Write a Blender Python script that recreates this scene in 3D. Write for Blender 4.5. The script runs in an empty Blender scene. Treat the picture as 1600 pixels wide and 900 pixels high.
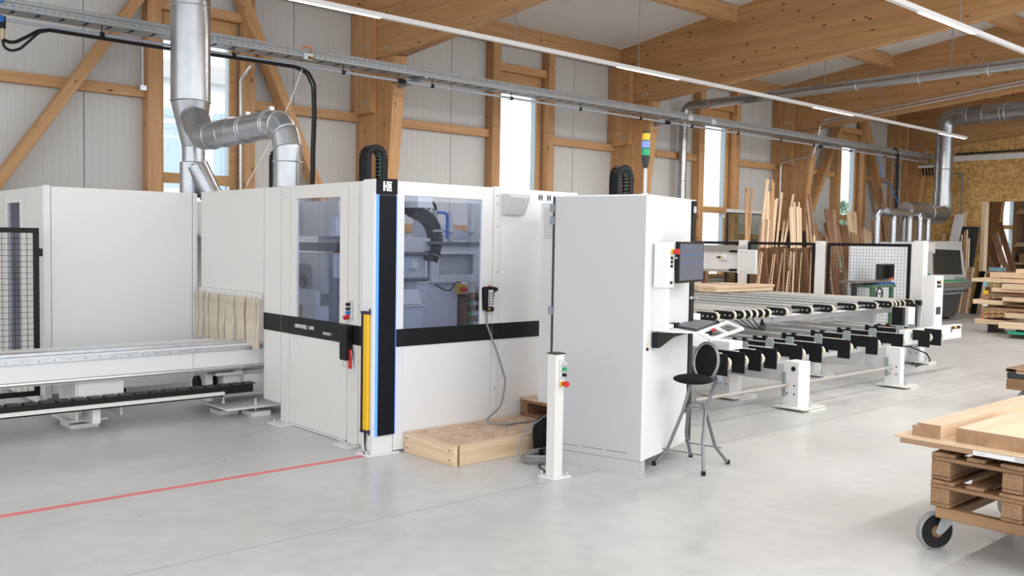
import bpy, bmesh, math, random
import numpy as np
from mathutils import Vector, Matrix
random.seed(7)
SC = bpy.context.scene
COL = SC.collection

# ------------------------------------------------------------------ camera
FPX, CAMH = 1444.7, 1.60
YAW, PITCH, ROLL = 0.730014430, 0.0500790978, -0.0168142868
def cam_axes():
    cy, sy = math.cos(YAW), math.sin(YAW)
    f = np.array([sy, cy, 0.]); r = np.array([cy, -sy, 0.]); d = np.array([0, 0, -1.])
    cp, sp = math.cos(PITCH), math.sin(PITCH)
    f2 = cp*f + sp*d; d2 = cp*d - sp*f
    cr, sr = math.cos(ROLL), math.sin(ROLL)
    return cr*r + sr*d2, cr*d2 - sr*r, f2
RR, DD, FF = cam_axes()
cam_data = bpy.data.cameras.new('camera')
cam_data.sensor_width = 36.0
cam_data.lens = FPX/1600*36.0
cam_data.clip_end = 300
cam = bpy.data.objects.new('camera', cam_data)
COL.objects.link(cam)
cam.matrix_world = Matrix(((RR[0], -DD[0], -FF[0], 0), (RR[1], -DD[1], -FF[1], 0), (RR[2], -DD[2], -FF[2], CAMH), (0, 0, 0, 1)))
SC.camera = cam

# ------------------------------------------------------------------ world, exposure
world = bpy.data.worlds.new('world'); SC.world = world
world.use_nodes = True
nt = world.node_tree; nt.nodes.clear()
wo = nt.nodes.new('ShaderNodeOutputWorld'); wb = nt.nodes.new('ShaderNodeBackground')
tc = nt.nodes.new('ShaderNodeTexCoord'); nz = nt.nodes.new('ShaderNodeTexNoise'); cr_ = nt.nodes.new('ShaderNodeValToRGB')
nz.inputs['Scale'].default_value = 2.0; nz.inputs['Detail'].default_value = 5
cr_.color_ramp.elements[0].position = .3; cr_.color_ramp.elements[0].color = (.86, .93, 1, 1)
cr_.color_ramp.elements[1].position = .65; cr_.color_ramp.elements[1].color = (1, 1, 1, 1)
nt.links.new(tc.outputs['Generated'], nz.inputs['Vector']); nt.links.new(nz.outputs['Fac'], cr_.inputs['Fac'])
nt.links.new(cr_.outputs['Color'], wb.inputs['Color']); wb.inputs['Strength'].default_value = 1.6
nt.links.new(wb.outputs['Background'], wo.inputs['Surface'])
SC.view_settings.view_transform = 'Standard'
SC.view_settings.look = 'None'
SC.view_settings.gamma = 1.0
SC.view_settings.use_curve_mapping = False
SC.view_settings.exposure = 0.38

# area lamps along the two light strips, plus added fill rows out of view
def lamp_row(x, y, z, lx, power):
    l = bpy.data.lights.new('strip_and_fill_lamp', 'AREA'); l.shape = 'RECTANGLE'; l.size = lx; l.size_y = .12
    l.energy = power; l.color = (1, .97, .93)
    o = bpy.data.objects.new('strip_and_fill_lamp', l); o.location = (x, y, z); COL.objects.link(o)
for yy in (4.55, 8.9):
    lamp_row(13.5, yy, 4.04, 15.0, 160)
for yy in (-3.5, .5):  # added fill light, rows stand out of view
    lamp_row(9, yy, 4.6, 18, 160)

# ------------------------------------------------------------------ helpers
def ray(px, py):
    v = ((px-800)/FPX, (py-450)/FPX, 1.)
    return v[0]*RR + v[1]*DD + v[2]*FF
def at(px, py, x=None, y=None, z=None):
    d = ray(px, py)
    t = x/d[0] if x is not None else y/d[1] if y is not None else (z-CAMH)/d[2]
    return Vector((t*d[0], t*d[1], CAMH+t*d[2]))

MATS = {}
def new_mat(name):
    m = bpy.data.materials.new(name); m.use_nodes = True
    MATS[name] = m
    return m, m.node_tree, m.node_tree.nodes['Principled BSDF']
def plain(name, col, rough=.5, metal=0., bump=0., bscale=60, var=0., vscale=3., emit=None, es=0, coat=0):
    m, t, b = new_mat(name)
    b.inputs['Base Color'].default_value = (*col, 1); b.inputs['Roughness'].default_value = rough
    b.inputs['Metallic'].default_value = metal
    if coat: b.inputs['Coat Weight'].default_value = coat
    if emit: b.inputs['Emission Color'].default_value = (*emit, 1); b.inputs['Emission Strength'].default_value = es
    co = t.nodes.new('ShaderNodeTexCoord')
    if var:
        n = t.nodes.new('ShaderNodeTexNoise'); n.inputs['Scale'].default_value = vscale; n.inputs['Detail'].default_value = 6
        r = t.nodes.new('ShaderNodeValToRGB')
        r.color_ramp.elements[0].color = (*[max(0, c*(1-var)) for c in col], 1); r.color_ramp.elements[0].position = .3
        r.color_ramp.elements[1].color = (*[min(1, c*(1+var)) for c in col], 1); r.color_ramp.elements[1].position = .7
        t.links.new(co.outputs['Object'], n.inputs['Vector']); t.links.new(n.outputs['Fac'], r.inputs['Fac'])
        t.links.new(r.outputs['Color'], b.inputs['Base Color'])
    if bump:
        n = t.nodes.new('ShaderNodeTexNoise'); n.inputs['Scale'].default_value = bscale
        bp = t.nodes.new('ShaderNodeBump'); bp.inputs['Strength'].default_value = bump; bp.inputs['Distance'].default_value = .01
        t.links.new(co.outputs['Object'], n.inputs['Vector']); t.links.new(n.outputs['Fac'], bp.inputs['Height'])
        t.links.new(bp.outputs['Normal'], b.inputs['Normal'])
    return m
def wood(name, c1, c2, knot=.25, rough=.55, gx=1.2, gy=22, lam=0., knots=True):
    """grain runs along the object's local X"""
    m, t, b = new_mat(name); N = t.nodes; Lk = t.links
    b.inputs['Roughness'].default_value = rough
    co = N.new('ShaderNodeTexCoord'); oi = N.new('ShaderNodeObjectInfo')
    off = N.new('ShaderNodeVectorMath'); off.operation = 'ADD'
    sc = N.new('ShaderNodeVectorMath'); sc.operation = 'SCALE'; sc.inputs['Scale'].default_value = 37
    cmb = N.new('ShaderNodeCombineXYZ')
    for k in ('X', 'Y', 'Z'): Lk.new(oi.outputs['Random'], cmb.inputs[k])
    Lk.new(cmb.outputs[0], sc.inputs[0]); Lk.new(co.outputs['Object'], off.inputs[0]); Lk.new(sc.outputs[0], off.inputs[1])
    mp = N.new('ShaderNodeMapping'); mp.inputs['Scale'].default_value = (gx, gy, gy); Lk.new(off.outputs[0], mp.inputs['Vector'])
    n = N.new('ShaderNodeTexNoise'); n.inputs['Scale'].default_value = 1.0; n.inputs['Detail'].default_value = 7; n.inputs['Distortion'].default_value = .6
    Lk.new(mp.outputs[0], n.inputs['Vector'])
    r = N.new('ShaderNodeValToRGB')
    r.color_ramp.elements[0].position = .28; r.color_ramp.elements[0].color = (*c2, 1)
    r.color_ramp.elements[1].position = .68; r.color_ramp.elements[1].color = (*c1, 1)
    Lk.new(n.outputs['Fac'], r.inputs['Fac']); out = r.outputs['Color']
    if lam:   # laminations: each lamella a little different in tone
        mp3 = N.new('ShaderNodeMapping'); mp3.inputs['Scale'].default_value = (.28, 1/lam, 1/lam)
        Lk.new(off.outputs[0], mp3.inputs['Vector'])
        v3 = N.new('ShaderNodeTexVoronoi'); v3.inputs['Scale'].default_value = 1.0; v3.inputs['Randomness'].default_value = .25
        Lk.new(mp3.outputs[0], v3.inputs['Vector'])
        bw = N.new('ShaderNodeRGBToBW'); Lk.new(v3.outputs['Color'], bw.inputs[0])
        mr = N.new('ShaderNodeMapRange'); mr.inputs['To Min'].default_value = .86; mr.inputs['To Max'].default_value = 1.08
        Lk.new(bw.outputs[0], mr.inputs['Value'])
        mx3 = N.new('ShaderNodeMix'); mx3.data_type = 'RGBA'; mx3.blend_type = 'MULTIPLY'; mx3.inputs['Factor'].default_value = 1
        Lk.new(out, mx3.inputs['A']); Lk.new(mr.outputs[0], mx3.inputs['B']); out = mx3.outputs['Result']
    if knots:
        mp2 = N.new('ShaderNodeMapping'); mp2.inputs['Scale'].default_value = (3.2, 7.5, 7.5); Lk.new(off.outputs[0], mp2.inputs['Vector'])
        v = N.new('ShaderNodeTexVoronoi'); v.inputs['Scale'].default_value = 1.0; v.inputs['Randomness'].default_value = 1
        Lk.new(mp2.outputs[0], v.inputs['Vector'])
        r2 = N.new('ShaderNodeValToRGB'); r2.color_ramp.elements[0].position = .07; r2.color_ramp.elements[1].position = .15
        r2.color_ramp.elements[0].color = (1, 1, 1, 1); r2.color_ramp.elements[1].color = (0, 0, 0, 1)
        Lk.new(v.outputs['Distance'], r2.inputs['Fac'])
        mx = N.new('ShaderNodeMix'); mx.data_type = 'RGBA'; mx.inputs['B'].default_value = (*[c*knot for c in c2], 1)
        Lk.new(r2.outputs['Color'], mx.inputs['Factor']); Lk.new(out, mx.inputs['A']); out = mx.outputs['Result']
    # object to object tone
    mr2 = N.new('ShaderNodeMapRange'); mr2.inputs['To Min'].default_value = .9; mr2.inputs['To Max'].default_value = 1.1
    Lk.new(oi.outputs['Random'], mr2.inputs['Value'])
    mx2 = N.new('ShaderNodeMix'); mx2.data_type = 'RGBA'; mx2.blend_type = 'MULTIPLY'; mx2.inputs['Factor'].default_value = 1
    Lk.new(out, mx2.inputs['A']); Lk.new(mr2.outputs[0], mx2.inputs['B'])
    Lk.new(mx2.outputs['Result'], b.inputs['Base Color'])
    bp = N.new('ShaderNodeBump'); bp.inputs['Strength'].default_value = .12; bp.inputs['Distance'].default_value = .004
    Lk.new(n.outputs['Fac'], bp.inputs['Height']); Lk.new(bp.outputs['Normal'], b.inputs['Normal'])
    return m
def glass(name, tint, refl=.08, rough=.02):
    m = bpy.data.materials.new(name); m.use_nodes = True; t = m.node_tree; t.nodes.clear()
    o = t.nodes.new('ShaderNodeOutputMaterial'); mx = t.nodes.new('ShaderNodeMixShader')
    tr = t.nodes.new('ShaderNodeBsdfTransparent'); g = t.nodes.new('ShaderNodeBsdfGlossy')
    tr.inputs['Color'].default_value = (*tint, 1); g.inputs['Roughness'].default_value = rough
    mx.inputs['Fac'].default_value = refl
    t.links.new(tr.outputs[0], mx.inputs[1]); t.links.new(g.outputs[0], mx.inputs[2]); t.links.new(mx.outputs[0], o.inputs['Surface'])
    MATS[name] = m
    return m
# materials
WHITE = plain('white_powder_coat', (.80, .80, .80), .42, bump=.02, bscale=400)
WARMW = plain('warm_white_powder_coat', (.76, .74, .71), .42, bump=.02, bscale=400)
LGREY = plain('light_grey_paint', (.62, .62, .63), .45)
CABL = plain('cabinet_grey_white', (.50, .50, .505), .4, bump=.02, bscale=500)
MGREY = plain('mid_grey_paint', (.22, .24, .27), .45)
DGREY = plain('dark_grey_plastic', (.05, .052, .057), .45)
BLACK = plain('black_plastic', (.012, .012, .014), .4)
BLACKM = plain('black_matte', (.008, .008, .01), .85, bump=.3, bscale=300)
GLOSSB = plain('black_gloss', (.004, .0045, .009), .5)
ALU = plain('aluminium', (.60, .61, .62), .35, metal=.85)
STEEL = plain('galvanised_steel', (.62, .65, .68), .34, metal=.9, var=.10, vscale=14)
DUCTM = plain('spiral_duct_steel', (.44, .455, .475), .30, metal=.95, var=.07, vscale=6)
TRAYM = plain('zinc_tray', (.34, .36, .375), .5, metal=.55, var=.06, vscale=10)
CREAM = plain('cream_belt', (.72, .68, .55), .6)
YELLOW = plain('yellow_paint', (.85, .50, .01), .4)
RED = plain('red_plastic', (.60, .02, .02), .4)
REDTAPE = plain('red_tape', (.72, .20, .19), .6, var=.12, vscale=5)
GREEN = plain('green_plastic', (.01, .35, .12), .35)
LGREEN = plain('green_strap', (.02, .42, .25), .5)
MGREEN = plain('machine_green', (.13, .26, .16), .5)
ORANGE = plain('orange_cable', (.75, .16, .03), .5)
BLUE = plain('blue_plastic', (.02, .16, .55), .4)
LBLUE = plain('light_blue_plastic', (.22, .45, .55), .5)
PAPER = plain('paper_white', (.80, .80, .80), .7)
RUBBER = plain('black_rubber', (.02, .02, .02), .7)
TYRE = plain('grey_tyre', (.30, .31, .31), .6)
BRUSH = plain('beige_brush_strip', (.62, .54, .43), .85, var=.15, vscale=9, bump=.2, bscale=120)
GALE = plain('yellow_lens', (.80, .50, .01), .15); GAGR = plain('green_lens', (.01, .38, .16), .15)
GABL = plain('blue_lens', (.10, .16, .70), .15, emit=(.25, .3, 1), es=.5)
LED = plain('led_strip_white', (1, 1, 1), .5, emit=(1, .97, .97), es=7)
BLUELED = plain('led_strip_blue', (.02, .06, .5), .4, emit=(.06, .20, 1), es=1.7)
LOGOW = plain('backlit_logo', (1, 1, 1), .4, emit=(1, .93, .86), es=.8)
SCREEN = plain('monitor_screen', (.02, .025, .04), .2, emit=(.16, .20, .27), es=.55)
SCRBL = plain('monitor_screen_blue', (.02, .06, .2), .2, emit=(.03, .14, .45), es=.6)
DISPL = plain('orange_display', (.1, .02, 0), .3, emit=(1, .35, .02), es=1.5)
NAVY = plain('navy_print', (.02, .015, .06), .5)
WHITEP = plain('white_print', (.9, .9, .9), .5)
GLULAM = wood('glulam_spruce', (.56, .315, .140), (.43, .218, .082), knot=.22, gx=.7, gy=16, lam=.12)
TIMBER = wood('spruce_timber', (.57, .325, .150), (.44, .228, .092), knot=.22, gx=1.0, gy=22)
FRAMEW = wood('window_larch', (.60, .355, .155), (.48, .26, .095), knots=False, gx=1, gy=26)
PALEW = wood('pale_planed_pine', (.80, .62, .43), (.66, .46, .28), knots=False, gx=.8, gy=24)
PALEW2 = wood('bright_planed_beech', (.82, .64, .46), (.70, .50, .33), knots=False, gx=.8, gy=20)
ENDW = wood('end_grain_beech', (.46, .29, .17), (.33, .18, .09), knots=False, gx=9, gy=14)
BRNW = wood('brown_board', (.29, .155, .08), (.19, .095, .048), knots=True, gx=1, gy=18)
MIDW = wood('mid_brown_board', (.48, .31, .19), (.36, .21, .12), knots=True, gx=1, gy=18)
PALLW = wood('pallet_wood', (.35, .20, .10), (.17, .09, .042), knots=False, gx=1.2, gy=14)  # darkened for stain and for the shadow low in the pallets
CHIPB = plain('chipboard_block', (.30, .175, .09), .8, var=.25, vscale=60, bump=.3, bscale=150)
def osb(name, c1, c2, c3, scale=16):
    m, t, b = new_mat(name); N = t.nodes; Lk = t.links; b.inputs['Roughness'].default_value = .55
    co = N.new('ShaderNodeTexCoord')
    nn = N.new('ShaderNodeTexNoise'); nn.inputs['Scale'].default_value = 3.5; nn.inputs['Detail'].default_value = 2
    vr = N.new('ShaderNodeVectorMath'); vr.operation = 'MULTIPLY_ADD'
    Lk.new(co.outputs['Object'], nn.inputs['Vector']); Lk.new(nn.outputs['Color'], vr.inputs[0]); vr.inputs[1].default_value = (.28, .28, .28)
    Lk.new(co.outputs['Object'], vr.inputs[2])
    cols = []
    for sx, sy in ((1, .38), (.38, 1)):
        mp = N.new('ShaderNodeMapping'); mp.inputs['Scale'].default_value = (scale*sx, scale*(sx+sy)/1.4*sx, scale*sy); mp.inputs['Rotation'].default_value = (.5, .35, .6*sx)
        v = N.new('ShaderNodeTexVoronoi'); v.inputs['Scale'].default_value = 1.0
        Lk.new(vr.outputs[0], mp.inputs['Vector']); Lk.new(mp.outputs[0], v.inputs['Vector']); cols.append(v)
    mx = N.new('ShaderNodeMix'); mx.data_type = 'RGBA'; mx.inputs['Factor'].default_value = .5
    Lk.new(cols[0].outputs['Color'], mx.inputs['A']); Lk.new(cols[1].outputs['Color'], mx.inputs['B'])
    bw = N.new('ShaderNodeRGBToBW'); Lk.new(mx.outputs['Result'], bw.inputs[0])
    r = N.new('ShaderNodeValToRGB'); e = r.color_ramp.elements
    e[0].position = .25; e[0].color = (*c3, 1); e[1].position = .75; e[1].color = (*c1, 1)
    x = e.new(.5); x.color = (*c2, 1)
    Lk.new(bw.outputs[0], r.inputs['Fac']); Lk.new(r.outputs['Color'], b.inputs['Base Color'])
    return m
OSBM = osb('osb_board', (.80, .52, .20), (.64, .385, .125), (.46, .25, .07), 26)
OSBP = osb('osb_platform_top', (.70, .52, .38), (.62, .43, .30), (.50, .32, .21), 26)
WINGL = glass('window_glass', (.97, .98, .98), .06)
TINT = glass('tinted_guard_glass', (.86, .90, 1.0), .09)
DARKGL = glass('smoked_glass', (.42, .38, .35), .45, .04)
CLEARGL = glass('clear_glass', (.82, .88, .88), .12)

for _m in (BLACK, BLACKM, GLOSSB, RUBBER, DGREY): _m.node_tree.nodes['Principled BSDF'].inputs['Specular IOR Level'].default_value = .22
def concrete():
    m, t, b = new_mat('polished_concrete'); N = t.nodes; Lk = t.links
    co = N.new('ShaderNodeTexCoord')
    def noise(s, d, dist=0):
        n = N.new('ShaderNodeTexNoise'); n.inputs['Scale'].default_value = s; n.inputs['Detail'].default_value = d; n.inputs['Distortion'].default_value = dist
        Lk.new(co.outputs['Object'], n.inputs['Vector']); return n
    n1 = noise(.55, 8, .8); n2 = noise(7, 8); n3 = noise(90, 3)
    r = N.new('ShaderNodeValToRGB'); r.color_ramp.elements[0].position = .3; r.color_ramp.elements[0].color = (.515, .515, .505, 1)
    r.color_ramp.elements[1].position = .68; r.color_ramp.elements[1].color = (.64, .64, .635, 1)
    Lk.new(n1.outputs['Fac'], r.inputs['Fac'])
    r2 = N.new('ShaderNodeValToRGB'); r2.color_ramp.elements[0].position = .35; r2.color_ramp.elements[0].color = (.9, .9, .9, 1)
    r2.color_ramp.elements[1].position = .65; r2.color_ramp.elements[1].color = (1, 1, 1, 1)
    Lk.new(n2.outputs['Fac'], r2.inputs['Fac'])
    mx = N.new('ShaderNodeMix'); mx.data_type = 'RGBA'; mx.blend_type = 'MULTIPLY'; mx.inputs['Factor'].default_value = 1
    Lk.new(r.outputs['Color'], mx.inputs['A']); Lk.new(r2.outputs['Color'], mx.inputs['B'])
    Lk.new(mx.outputs['Result'], b.inputs['Base Color'])
    mr = N.new('ShaderNodeMapRange'); mr.inputs['To Min'].default_value = .22; mr.inputs['To Max'].default_value = .42
    Lk.new(n2.outputs['Fac'], mr.inputs['Value']); Lk.new(mr.outputs[0], b.inputs['Roughness'])
    bp = N.new('ShaderNodeBump'); bp.inputs['Strength'].default_value = .04; bp.inputs['Distance'].default_value = .003
    Lk.new(n3.outputs['Fac'], bp.inputs['Height']); Lk.new(bp.outputs['Normal'], b.inputs['Normal'])
    return m
CONC = concrete()
PANEL = plain('sandwich_panel_grey_white', (.585, .58, .565), .5)
ROOFP = plain('roof_panel_grey_white', (.66, .65, .63), .5)
GRASS = plain('outdoor_gravel', (.72, .72, .68), .9, var=.2, vscale=1)
LEAF = plain('tree_leaf', (.30, .46, .36), .8, var=.4, vscale=2)  # leaf green paled to carry the overexposed daylight outside
FACADE = plain('outdoor_facade', (.88, .90, .92), .7)
SHADE = plain('facade_window_blue', (.42, .55, .66), .3)
CABLEG = plain('grey_cable', (.25, .25, .26), .5)
CHROME = plain('satin_tube', (.24, .24, .25), .3, metal=.7)
SHELFW = plain('shelf_back_grey', (.16, .16, .15), .7)

class MB:
    def __init__(s): s.v = []; s.f = []
    def add(s, vs, fs):
        n = len(s.v); s.v += [tuple(v) for v in vs]; s.f += [tuple(i+n for i in f) for f in fs]; return s
    def box(s, x0, x1, y0, y1, z0, z1):
        v = [(x0, y0, z0), (x1, y0, z0), (x1, y1, z0), (x0, y1, z0), (x0, y0, z1), (x1, y0, z1), (x1, y1, z1), (x0, y1, z1)]
        return s.add(v, [(0, 3, 2, 1), (4, 5, 6, 7), (0, 1, 5, 4), (1, 2, 6, 5), (2, 3, 7, 6), (3, 0, 4, 7)])
    def prism(s, poly, axis, a, b):
        """poly in the two other axes (cyclic order: x->(y,z), y->(x,z), z->(x,y)), extruded a..b"""
        n = len(poly)
        def P(p, t): return (t, p[0], p[1]) if axis == 'x' else (p[0], t, p[1]) if axis == 'y' else (p[0], p[1], t)
        vs = [P(p, a) for p in poly] + [P(p, b) for p in poly]
        fs = [tuple(range(n)), tuple(range(2*n-1, n-1, -1))] + [(i, i+n, (i+1) % n+n, (i+1) % n) for i in range(n)]
        return s.add(vs, fs)
    def tube(s, pts, r, n=12, cap=True, closed=False):
        pts = [Vector(p) for p in pts]; k = len(pts)
        rs = r if isinstance(r, (list, tuple)) else [r]*k
        base = len(s.v); nrm = None
        for i, p in enumerate(pts):
            if closed: t = pts[(i+1) % k]-pts[i-1]
            else: t = pts[min(i+1, k-1)]-pts[max(i-1, 0)]
            if t.length < 1e-9: t = Vector((0, 0, 1))
            t.normalize()
            if nrm is None:
                a = Vector((0, 0, 1)) if abs(t.z) < .9 else Vector((1, 0, 0))
                nrm = t.cross(a).normalized()
            else:
                nrm = (nrm - t*nrm.dot(t))
                if nrm.length < 1e-6: nrm = t.cross(Vector((0, 0, 1)))
                nrm.normalize()
            b = t.cross(nrm)
            for j in range(n):
                a = 2*math.pi*j/n
                s.v.append(tuple(p+(nrm*math.cos(a)+b*math.sin(a))*rs[i]))
        for i in range(k if closed else k-1):
            for j in range(n):
                a0 = base+i*n+j; a1 = base+i*n+(j+1) % n; i2 = (i+1) % k
                b0 = base+i2*n+j; b1 = base+i2*n+(j+1) % n
                s.f.append((a0, a1, b1, b0))
        if cap and not closed:
            s.f.append(tuple(base+j for j in range(n))[::-1]); s.f.append(tuple(base+(k-1)*n+j for j in range(n)))
        return s
    def cyl(s, p0, p1, r, n=16): return s.tube([p0, p1], r, n)
    def ring(s, c, axis, R, r, n=24, m=6):
        c = Vector(c); ax = Vector(axis).normalized(); a = Vector((0, 0, 1)) if abs(ax.z) < .9 else Vector((1, 0, 0))
        u = ax.cross(a).normalized(); w = ax.cross(u)
        return s.tube([c+(u*math.cos(2*math.pi*i/n)+w*math.sin(2*math.pi*i/n))*R for i in range(n)], r, m, closed=True)
    def sphere(s, c, r, n=16, m=10, sq=(1, 1, 1)):
        vs = []; fs = []
        for i in range(m+1):
            th = math.pi*i/m
            for j in range(n):
                ph = 2*math.pi*j/n
                vs.append((c[0]+r*sq[0]*math.sin(th)*math.cos(ph), c[1]+r*sq[1]*math.sin(th)*math.sin(ph), c[2]+r*sq[2]*math.cos(th)))
        for i in range(m):
            for j in range(n):
                fs.append((i*n+j, (i+1)*n+j, (i+1)*n+(j+1) % n, i*n+(j+1) % n))
        return s.add(vs, fs)
    def xf(s, M):
        s.v = [tuple(M @ Vector(v)) for v in s.v]; return s
    def frame(s, plane, pos, th, a0, a1, b0, b1, holes):
        """sheet a0..a1 x b0..b1 with rectangular holes (a0,a1,b0,b1); plane 'x' (a=y,b=z) or 'y' (a=x,b=z) or 'z'"""
        As = sorted({a0, a1, *[h[0] for h in holes], *[h[1] for h in holes]}); Bs = sorted({b0, b1, *[h[2] for h in holes], *[h[3] for h in holes]})
        inside = lambda a, b: any(h[0] < a < h[1] and h[2] < b < h[3] for h in holes)
        for i in range(len(As)-1):
            # merge vertical runs
            j = 0
            while j < len(Bs)-1:
                am = (As[i]+As[i+1])/2
                if inside(am, (Bs[j]+Bs[j+1])/2): j += 1; continue
                k = j
                while k+1 < len(Bs)-1 and not inside(am, (Bs[k+1]+Bs[k+2])/2): k += 1
                lo, hi = sorted((pos, pos+th))
                if plane == 'x': s.box(lo, hi, As[i], As[i+1], Bs[j], Bs[k+1])
                elif plane == 'y': s.box(As[i], As[i+1], lo, hi, Bs[j], Bs[k+1])
                else: s.box(As[i], As[i+1], Bs[j], Bs[k+1], lo, hi)
                j = k+1
        return s
    def build(s, name, mat, parent=None, bev=0, smooth=True, kind=None, label=None, ang=35):
        me = bpy.data.meshes.new(name)
        vs = s.v
        off = Vector((0, 0, 0))
        if parent is not None and parent.name in WORLDP: off = WORLDP[parent.name]
        A = np.array(vs); c = (A.min(0)+A.max(0))/2
        if parent is None: c[2] = A[:, 2].min()
        me.from_pydata((A-c).tolist(), [], s.f)
        bm = bmesh.new(); bm.from_mesh(me); bmesh.ops.recalc_face_normals(bm, faces=bm.faces); bm.to_mesh(me); bm.free()
        if smooth:
            me.shade_smooth(); me.set_sharp_from_angle(angle=math.radians(ang))
        me.materials.append(mat)
        o = bpy.data.objects.new(name, me); COL.objects.link(o)
        o.location = Vector(c)-off
        if parent is not None:
            o.parent = parent
            if parent.name in WORLDP: WORLDP[o.name] = Vector(c)
            else: WORLDP_LOCAL[o.name] = Vector(c); WORLDP[o.name] = Vector(c)
        else: WORLDP[o.name] = Vector(c)
        if bev:
            md = o.modifiers.new('bevel', 'BEVEL'); md.width = bev; md.segments = 2; md.limit_method = 'ANGLE'
        if kind: o['kind'] = kind
        if label: o['label'] = label
        return o
WORLDP = {}; WORLDP_LOCAL = {}
def tag(o, label, cat, group=None, kind=None):
    o['label'] = label; o['category'] = cat
    if group: o['group'] = group
    if kind: o['kind'] = kind
    return o
def thing(name, label, cat, loc=(0, 0, 0), rz=None, group=None):
    """Empty at the thing's base. rz None: parts are given in world coordinates; else parts are given in local coordinates."""
    o = bpy.data.objects.new(name, None); COL.objects.link(o); o.empty_display_size = .2
    o.location = loc
    if rz is None: WORLDP[o.name] = Vector(loc)
    else: o.rotation_euler = (0, 0, rz)
    return tag(o, label, cat, group)
def struct(name, loc=(0, 0, 0)):
    o = bpy.data.objects.new(name, None); COL.objects.link(o); o.location = loc; WORLDP[o.name] = Vector(loc); o['kind'] = 'structure'
    return o
_tm = {}
def timber(name, mat, p0, p1, w, h, parent=None, up=(0, 0, 1), bev=.004, share=False):
    """straight piece from p0 to p1 (centre line) with local X as grain direction; w across, h along 'up'"""
    p0 = Vector(p0); p1 = Vector(p1); L = (p1-p0).length
    key = (name, mat.name, round(L, 3), w, h) if share else None
    if key and key in _tm: me = _tm[key]
    else:
        m = MB().box(-L/2, L/2, -w/2, w/2, -h/2, h/2)
        me = bpy.data.meshes.new(name); me.from_pydata(m.v, [], m.f); me.materials.append(mat)
        if key: _tm[key] = me
    o = bpy.data.objects.new(name, me); COL.objects.link(o)
    x = (p1-p0).normalized(); u = Vector(up)
    if abs(x.dot(u)) > .98: u = Vector((0, 1, 0))
    y = u.cross(x).normalized(); z = x.cross(y)
    R = Matrix((x, y, z)).transposed().to_4x4()
    c = (p0+p1)/2
    off = WORLDP.get(parent.name, Vector((0, 0, 0))) if parent is not None else Vector((0, 0, 0))
    o.matrix_basis = Matrix.Translation(c-off) @ R
    if parent is not None: o.parent = parent
    if bev:
        md = o.modifiers.new('bevel', 'BEVEL'); md.width = bev; md.segments = 1
    return o
def text(name, s, size, mat, loc, rot, parent=None, ext=.001, bold=0., align='LEFT', sx=1.0):
    cu = bpy.data.curves.new(name, 'FONT'); cu.body = s; cu.size = size; cu.extrude = ext; cu.offset = bold; cu.align_x = align; cu.resolution_u = 3
    tmp = bpy.data.objects.new(name, cu); COL.objects.link(tmp)
    dg = bpy.context.evaluated_depsgraph_get(); me = bpy.data.meshes.new_from_object(tmp.evaluated_get(dg))
    bpy.data.objects.remove(tmp); me.materials.clear(); me.materials.append(mat)
    o = bpy.data.objects.new(name, me); COL.objects.link(o)
    off = WORLDP.get(parent.name, Vector((0, 0, 0))) if parent is not None else Vector((0, 0, 0))
    o.location = Vector(loc)-off; o.rotation_euler = rot; o.scale = (sx, 1, 1)
    if parent is not None: o.parent = parent
    return o
def copy_tree(o, parent=None):
    c = o.copy(); COL.objects.link(c); c.parent = parent
    for ch in list(o.children): copy_tree(ch, c)
    return c
def arc(c, u, w, R, a0, a1, n=10):
    c = Vector(c); u = Vector(u); w = Vector(w)
    return [c+(u*math.cos(a0+(a1-a0)*i/n)+w*math.sin(a0+(a1-a0)*i/n))*R for i in range(n+1)]
def fillet(pts, R, n=8):
    pts = [Vector(p) for p in pts]; out = [pts[0]]
    for i in range(1, len(pts)-1):
        a, b, c = pts[i-1], pts[i], pts[i+1]
        d1 = (a-b).normalized(); d2 = (c-b).normalized(); ang = d1.angle(d2)
        t = min(R/math.tan(ang/2), (a-b).length*.49, (c-b).length*.49)
        p1 = b+d1*t; p2 = b+d2*t
        for k in range(n+1):
            q = k/n; out.append(p1*(1-q)**2+b*2*q*(1-q)+p2*q*q)
    out.append(pts[-1]); return out
# ================================================================== SETTING
YW = 12.1; XE = 24.8
FRX = [1.9, 7.6, 13.3, 18.9, 24.5, 30.1]
def roofz(y): return 5.26+.135*(12.0-y)
fl = MB().box(-8, 42, -8, YW+.25, -.25, 0).build('floor', CONC, kind='structure', smooth=False)
jt = MB()
for y in (4.38, -.8): jt.box(-8, 24.6, y-.004, y+.004, -.002, .0012)
for x in (9.9, 16.3, 21.6): jt.box(x-.004, x+.004, -8, 11.4, -.002, .0012)
jt.build('joint', plain('joint_filler', (.36, .36, .355), .8), fl, smooth=False)
tp = at(283, 760, z=0)
MB().box(-2.5, 3.70, 5.725, 5.775, .0005, .0025).build('floor_marking', REDTAPE, fl, smooth=False)

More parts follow.
